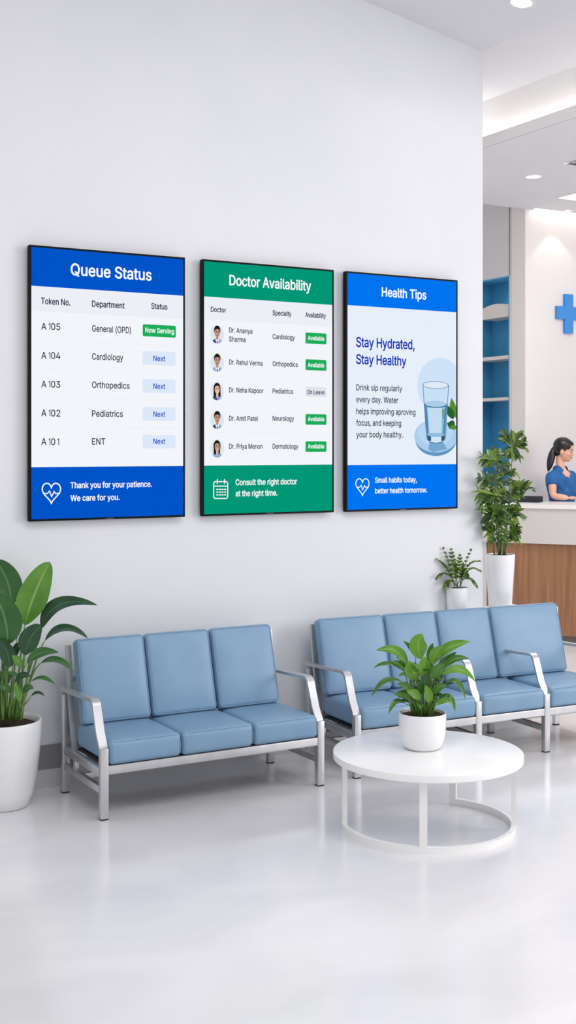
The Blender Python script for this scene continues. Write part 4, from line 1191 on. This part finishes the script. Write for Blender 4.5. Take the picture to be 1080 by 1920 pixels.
def body_chains(inf=0.0):
    rsh = tp(-.01, -.165, sh); lsh = tp(-.01, .165, sh)
    relb = Z(1037, 1.285, -.20); rwr = Z(1066, 1.270, -.28)
    lelb = tp(.08, .24, 1.285); lwr = tp(.26, .10, 1.27)
    J = {
        'pel': (tp(-.01, 0, .98), (.15 + inf, .11 + inf)), 'wai': (tp(0, 0, 1.13), (.125 + inf, .095 + inf)),
        'che': (tp(.0, 0, 1.32), (.142 + inf, .105 + inf)), 'upc': (tp(-.01, 0, 1.42), (.13 + inf, .088 + inf)),
        'nkb': (tp(-.015, 0, 1.53), (.047, .046)), 'nk': (hp(-.03, 0, -.085), (.041, .041)), 'hd': (hp(-.01, 0, -.02), .05),
        'rsh': (rsh, .052), 'rua': (rsh.lerp(relb, .5), .042), 'relb': (relb, .036), 'rfa': (relb.lerp(rwr, .4), .035), 'rwr': (rwr, .024),
        'lsh': (lsh, .052), 'lua': (lsh.lerp(lelb, .5), .042), 'lelb': (lelb, .036), 'lfa': (lelb.lerp(lwr, .4), .035), 'lwr': (lwr, .024),
        'rhip': (tp(0, -.09, .92), .095), 'rkn': (tp(.01, -.09, .50), .06), 'rank': (tp(-.02, -.09, .09), .04), 'rtoe': (tp(.12, -.09, .04), .03),
        'lhip': (tp(0, .09, .92), .095), 'lkn': (tp(.01, .09, .50), .06), 'lank': (tp(-.02, .09, .09), .04), 'ltoe': (tp(.12, .09, .04), .03),
    }
    E = [('pel', 'wai'), ('wai', 'che'), ('che', 'upc'), ('upc', 'nkb'), ('nkb', 'nk'), ('nk', 'hd'), ('upc', 'rsh'), ('rsh', 'rua'), ('rua', 'relb'), ('relb', 'rfa'), ('rfa', 'rwr'),
         ('upc', 'lsh'), ('lsh', 'lua'), ('lua', 'lelb'), ('lelb', 'lfa'), ('lfa', 'lwr'), ('pel', 'rhip'), ('rhip', 'rkn'), ('rkn', 'rank'), ('rank', 'rtoe'), ('pel', 'lhip'), ('lhip', 'lkn'), ('lkn', 'lank'), ('lank', 'ltoe')]
    return J, E
J, E = body_chains()
bm = bmesh.new(); add_me(bm, skinned(E, J, 2))
add_ell(bm, tp(-.02, 0, 1.485), .066, .135, .055, Matrix((td, shd, UP)).transposed()); add_ell(bm, tp(-.02, 0, 1.53), .052, .072, .045, Matrix((td, shd, UP)).transposed())
# head
add_ell(bm, hp(-.012, 0, .035), .094, .074, .082, HR); add_ell(bm, hp(.018, 0, -.022), .066, .058, .082, HR)
add_ell(bm, hp(.048, 0, -.072), .032, .032, .026, HR); add_ell(bm, hp(.062, 0, -.045), .022, .026, .022, HR)
add_ell(bm, hp(.086, 0, -.020), .015, .011, .010, HR); add_ell(bm, hp(.078, 0, .002), .010, .007, .026, HR)
add_ell(bm, hp(.079, 0, -.052), .008, .018, .010, HR)
for s in (-1, 1): add_ell(bm, hp(-.012, s * .073, -.016), .017, .008, .028, HR); add_ell(bm, hp(.045, s * .035, -.022), .025, .022, .025, HR)
# hands: palm, four fingers, thumb
def hand(wr, direc, side, down=-1):
    direc = direc.normalized(); side = side.normalized(); nn = direc.cross(side).normalized()
    if nn.z > 0: nn = -nn
    H = Matrix((direc, side, nn)).transposed()
    add_ell(bm, wr + direc * .045, .050, .038, .016, H, 16)
    for k, (l_, o_) in enumerate(((.068, -.028), (.078, -.010), (.072, .009), (.056, .026))):
        p0 = wr + direc * .075 + side * o_
        pts = [p0, p0 + direc * l_ * .45 + nn * .004, p0 + direc * l_ * .78 + nn * .016, p0 + direc * l_ * .95 + nn * .030]
        add_tube(bm, pts, [.0088, .0082, .0075, .0065], 8)
    p0 = wr + direc * .025 - side * .03
    add_tube(bm, [p0, p0 + direc * .03 - side * .02 + nn * .006, p0 + direc * .058 - side * .024 + nn * .014], [.011, .0095, .0075], 8)
hand(J['rwr'][0], (R * .8 + F * .35), -F + R * .3)
hand(J['lwr'][0], (td * .8 - shd * .7), shd)
body = remeshed(bm, 0.0048, 3)
bo = link_me('body', body, M_skin, person, smooth=True)
# scrubs: inflated torso with sleeves, V neck cut out
J2, E2 = body_chains(0.018)
keep = ('pel', 'wai', 'che', 'upc', 'rsh', 'rua', 'lsh', 'lua')
J3 = {k: J2[k] for k in keep}
for k in ('rsh', 'lsh'): J3[k] = (J2[k][0], .066)
rel, lel = J2['relb'][0], J2['lelb'][0]
J3['rua'] = (J2['rsh'][0].lerp(rel, .30), .062); J3['lua'] = (J2['lsh'][0].lerp(lel, .30), .062)
J3['rcu'] = (J2['rsh'][0].lerp(rel, .52), .060); J3['lcu'] = (J2['lsh'][0].lerp(lel, .52), .060)
J3['hem'] = (tp(0, 0, .84), (.175, .135))
J3 = {k: J3[k] for k in ['pel'] + [k for k in J3 if k != 'pel']}
E3 = [('hem', 'pel'), ('pel', 'wai'), ('wai', 'che'), ('che', 'upc'), ('upc', 'rsh'), ('rsh', 'rua'), ('rua', 'rcu'), ('upc', 'lsh'), ('lsh', 'lua'), ('lua', 'lcu')]
bm = bmesh.new(); add_me(bm, skinned(E3, J3, 2))
add_ell(bm, tp(-.012, 0, 1.43), .098, .165, .085, Matrix((td, shd, UP)).transposed())
add_ell(bm, tp(.055, -.055, 1.30), .062, .07, .075, Matrix((td, shd, UP)).transposed()); add_ell(bm, tp(.055, .055, 1.30), .062, .07, .075, Matrix((td, shd, UP)).transposed())
add_ell(bm, tp(-.02, 0, 1.49), .078, .150, .060, Matrix((td, shd, UP)).transposed()); add_ell(bm, tp(-.02, 0, 1.535), .066, .088, .052, Matrix((td, shd, UP)).transposed())
me = remeshed(bm, 0.006, 4)
bm = bmesh.new(); bm.from_mesh(me); bpy.data.meshes.remove(me)
dele = []
for f in bm.faces:
    q = f.calc_center_median() - TC_
    fwd, sd_, z = q.dot(td), q.dot(shd), q.z
    if z > 1.43 and fwd > -0.005 and abs(sd_) < (z - 1.43) * 0.42: dele.append(f)
    elif z > 1.56 and math.hypot(fwd + .015, sd_) < .058: dele.append(f)
bmesh.ops.delete(bm, geom=dele, context='FACES')
for _ in range(24):                     # ease the cut edge of the neckline
    new = {}
    for v in bm.verts:
        if v.is_boundary:
            nb_ = [e.other_vert(v).co for e in v.link_edges if e.is_boundary]
            if len(nb_) == 2: new[v] = v.co * .5 + (nb_[0] + nb_[1]) * .25
    for v, p_ in new.items(): v.co = p_
co = link('scrub_top', bm, M_scrub, person, smooth=True)
so = co.modifiers.new('so', 'SOLIDIFY'); so.thickness = 0.004; so.offset = -1
# trousers
J4 = {'pel': (J2['pel'][0], (.16, .12))}
for s in 'rl':
    for k in ('hip', 'kn', 'ank'): J4[s + k] = (J[s + k][0] + (UP * .02 if k == 'ank' else Vector()), J[s + k][1] + .016)
E4 = [('pel', 'rhip'), ('rhip', 'rkn'), ('rkn', 'rank'), ('pel', 'lhip'), ('lhip', 'lkn'), ('lkn', 'lank')]
link_me('trousers', skinned(E4, J4, 2), M_scrub, person, smooth=True)
for s in 'rl':
    p = J[s + 'ank'][0]
    bm = bmesh.new(); add_ell(bm, Vector((p.x, p.y, 0)) + td * .05 + UP * .042, .125, .047, .042, Matrix((td, shd, UP)).transposed())
    for v in bm.verts: v.co.z = max(v.co.z, 0.0)
    link('shoe', bm, M_white, person, smooth=True)
# hair
bm = bmesh.new()
add_ell(bm, hp(-.024, 0, .044), .096, .084, .084, HR); add_ell(bm, hp(.014, 0, .070), .062, .062, .040, HR)
add_ell(bm, hp(-.055, 0, -.005), .055, .066, .065, HR)
for s in (-1, 1): add_ell(bm, hp(.012, s * .055, .048), .050, .020, .036, HR)
link_me('hair', remeshed(bm, 0.005, 3), M_hairb, person, smooth=True)
bm = bmesh.new()
pt = [hp(-.108, 0, .012), Z(1037.5, zy(847), .02), Z(1033, zy(857), .02), Z(1031.5, zy(868), .02), Z(1029, zy(880), .0), Z(1027.5, zy(884), 0)]
add_tube(bm, bez(pt, 16), [.014, .020, .026, .030, .033, .035, .036, .036, .035, .034, .032, .029, .025, .020, .014, .009, .003], 14)
link('ponytail', bm, M_hairb, person, smooth=True)
# face details
for s in (-1, 1):
    bm = bmesh.new(); add_ell(bm, hp(.067, s * .030, -.002), .008, .014, .0045, HR, 12); link('eye', bm, M_eye, person, smooth=True)
    bm = bmesh.new(); add_tube(bm, [hp(.064, s * .046, .018), hp(.073, s * .032, .024), hp(.078, s * .016, .020)], [.002, .003, .0025], 6); link('eyebrow', bm, M_brow, person, smooth=True)
bm = bmesh.new(); add_ell(bm, hp(.082, 0, -.050), .007, .019, .005, HR, 12); add_ell(bm, hp(.080, 0, -.057), .007, .015, .005, HR, 12)
link('lips', bm, M_lip, person, smooth=True)
bm = bmesh.new(); q = tp(.135, .075, zy(898)); 
add_ell(bm, q, .006, .020, .009, Matrix((td, shd, UP)).transposed(), 12); add_ell(bm, q + shd * .008 - UP * .014, .006, .010, .010, Matrix((td, shd, UP)).transposed(), 12)
link('chest_badge', bm, M_white, person, smooth=True)
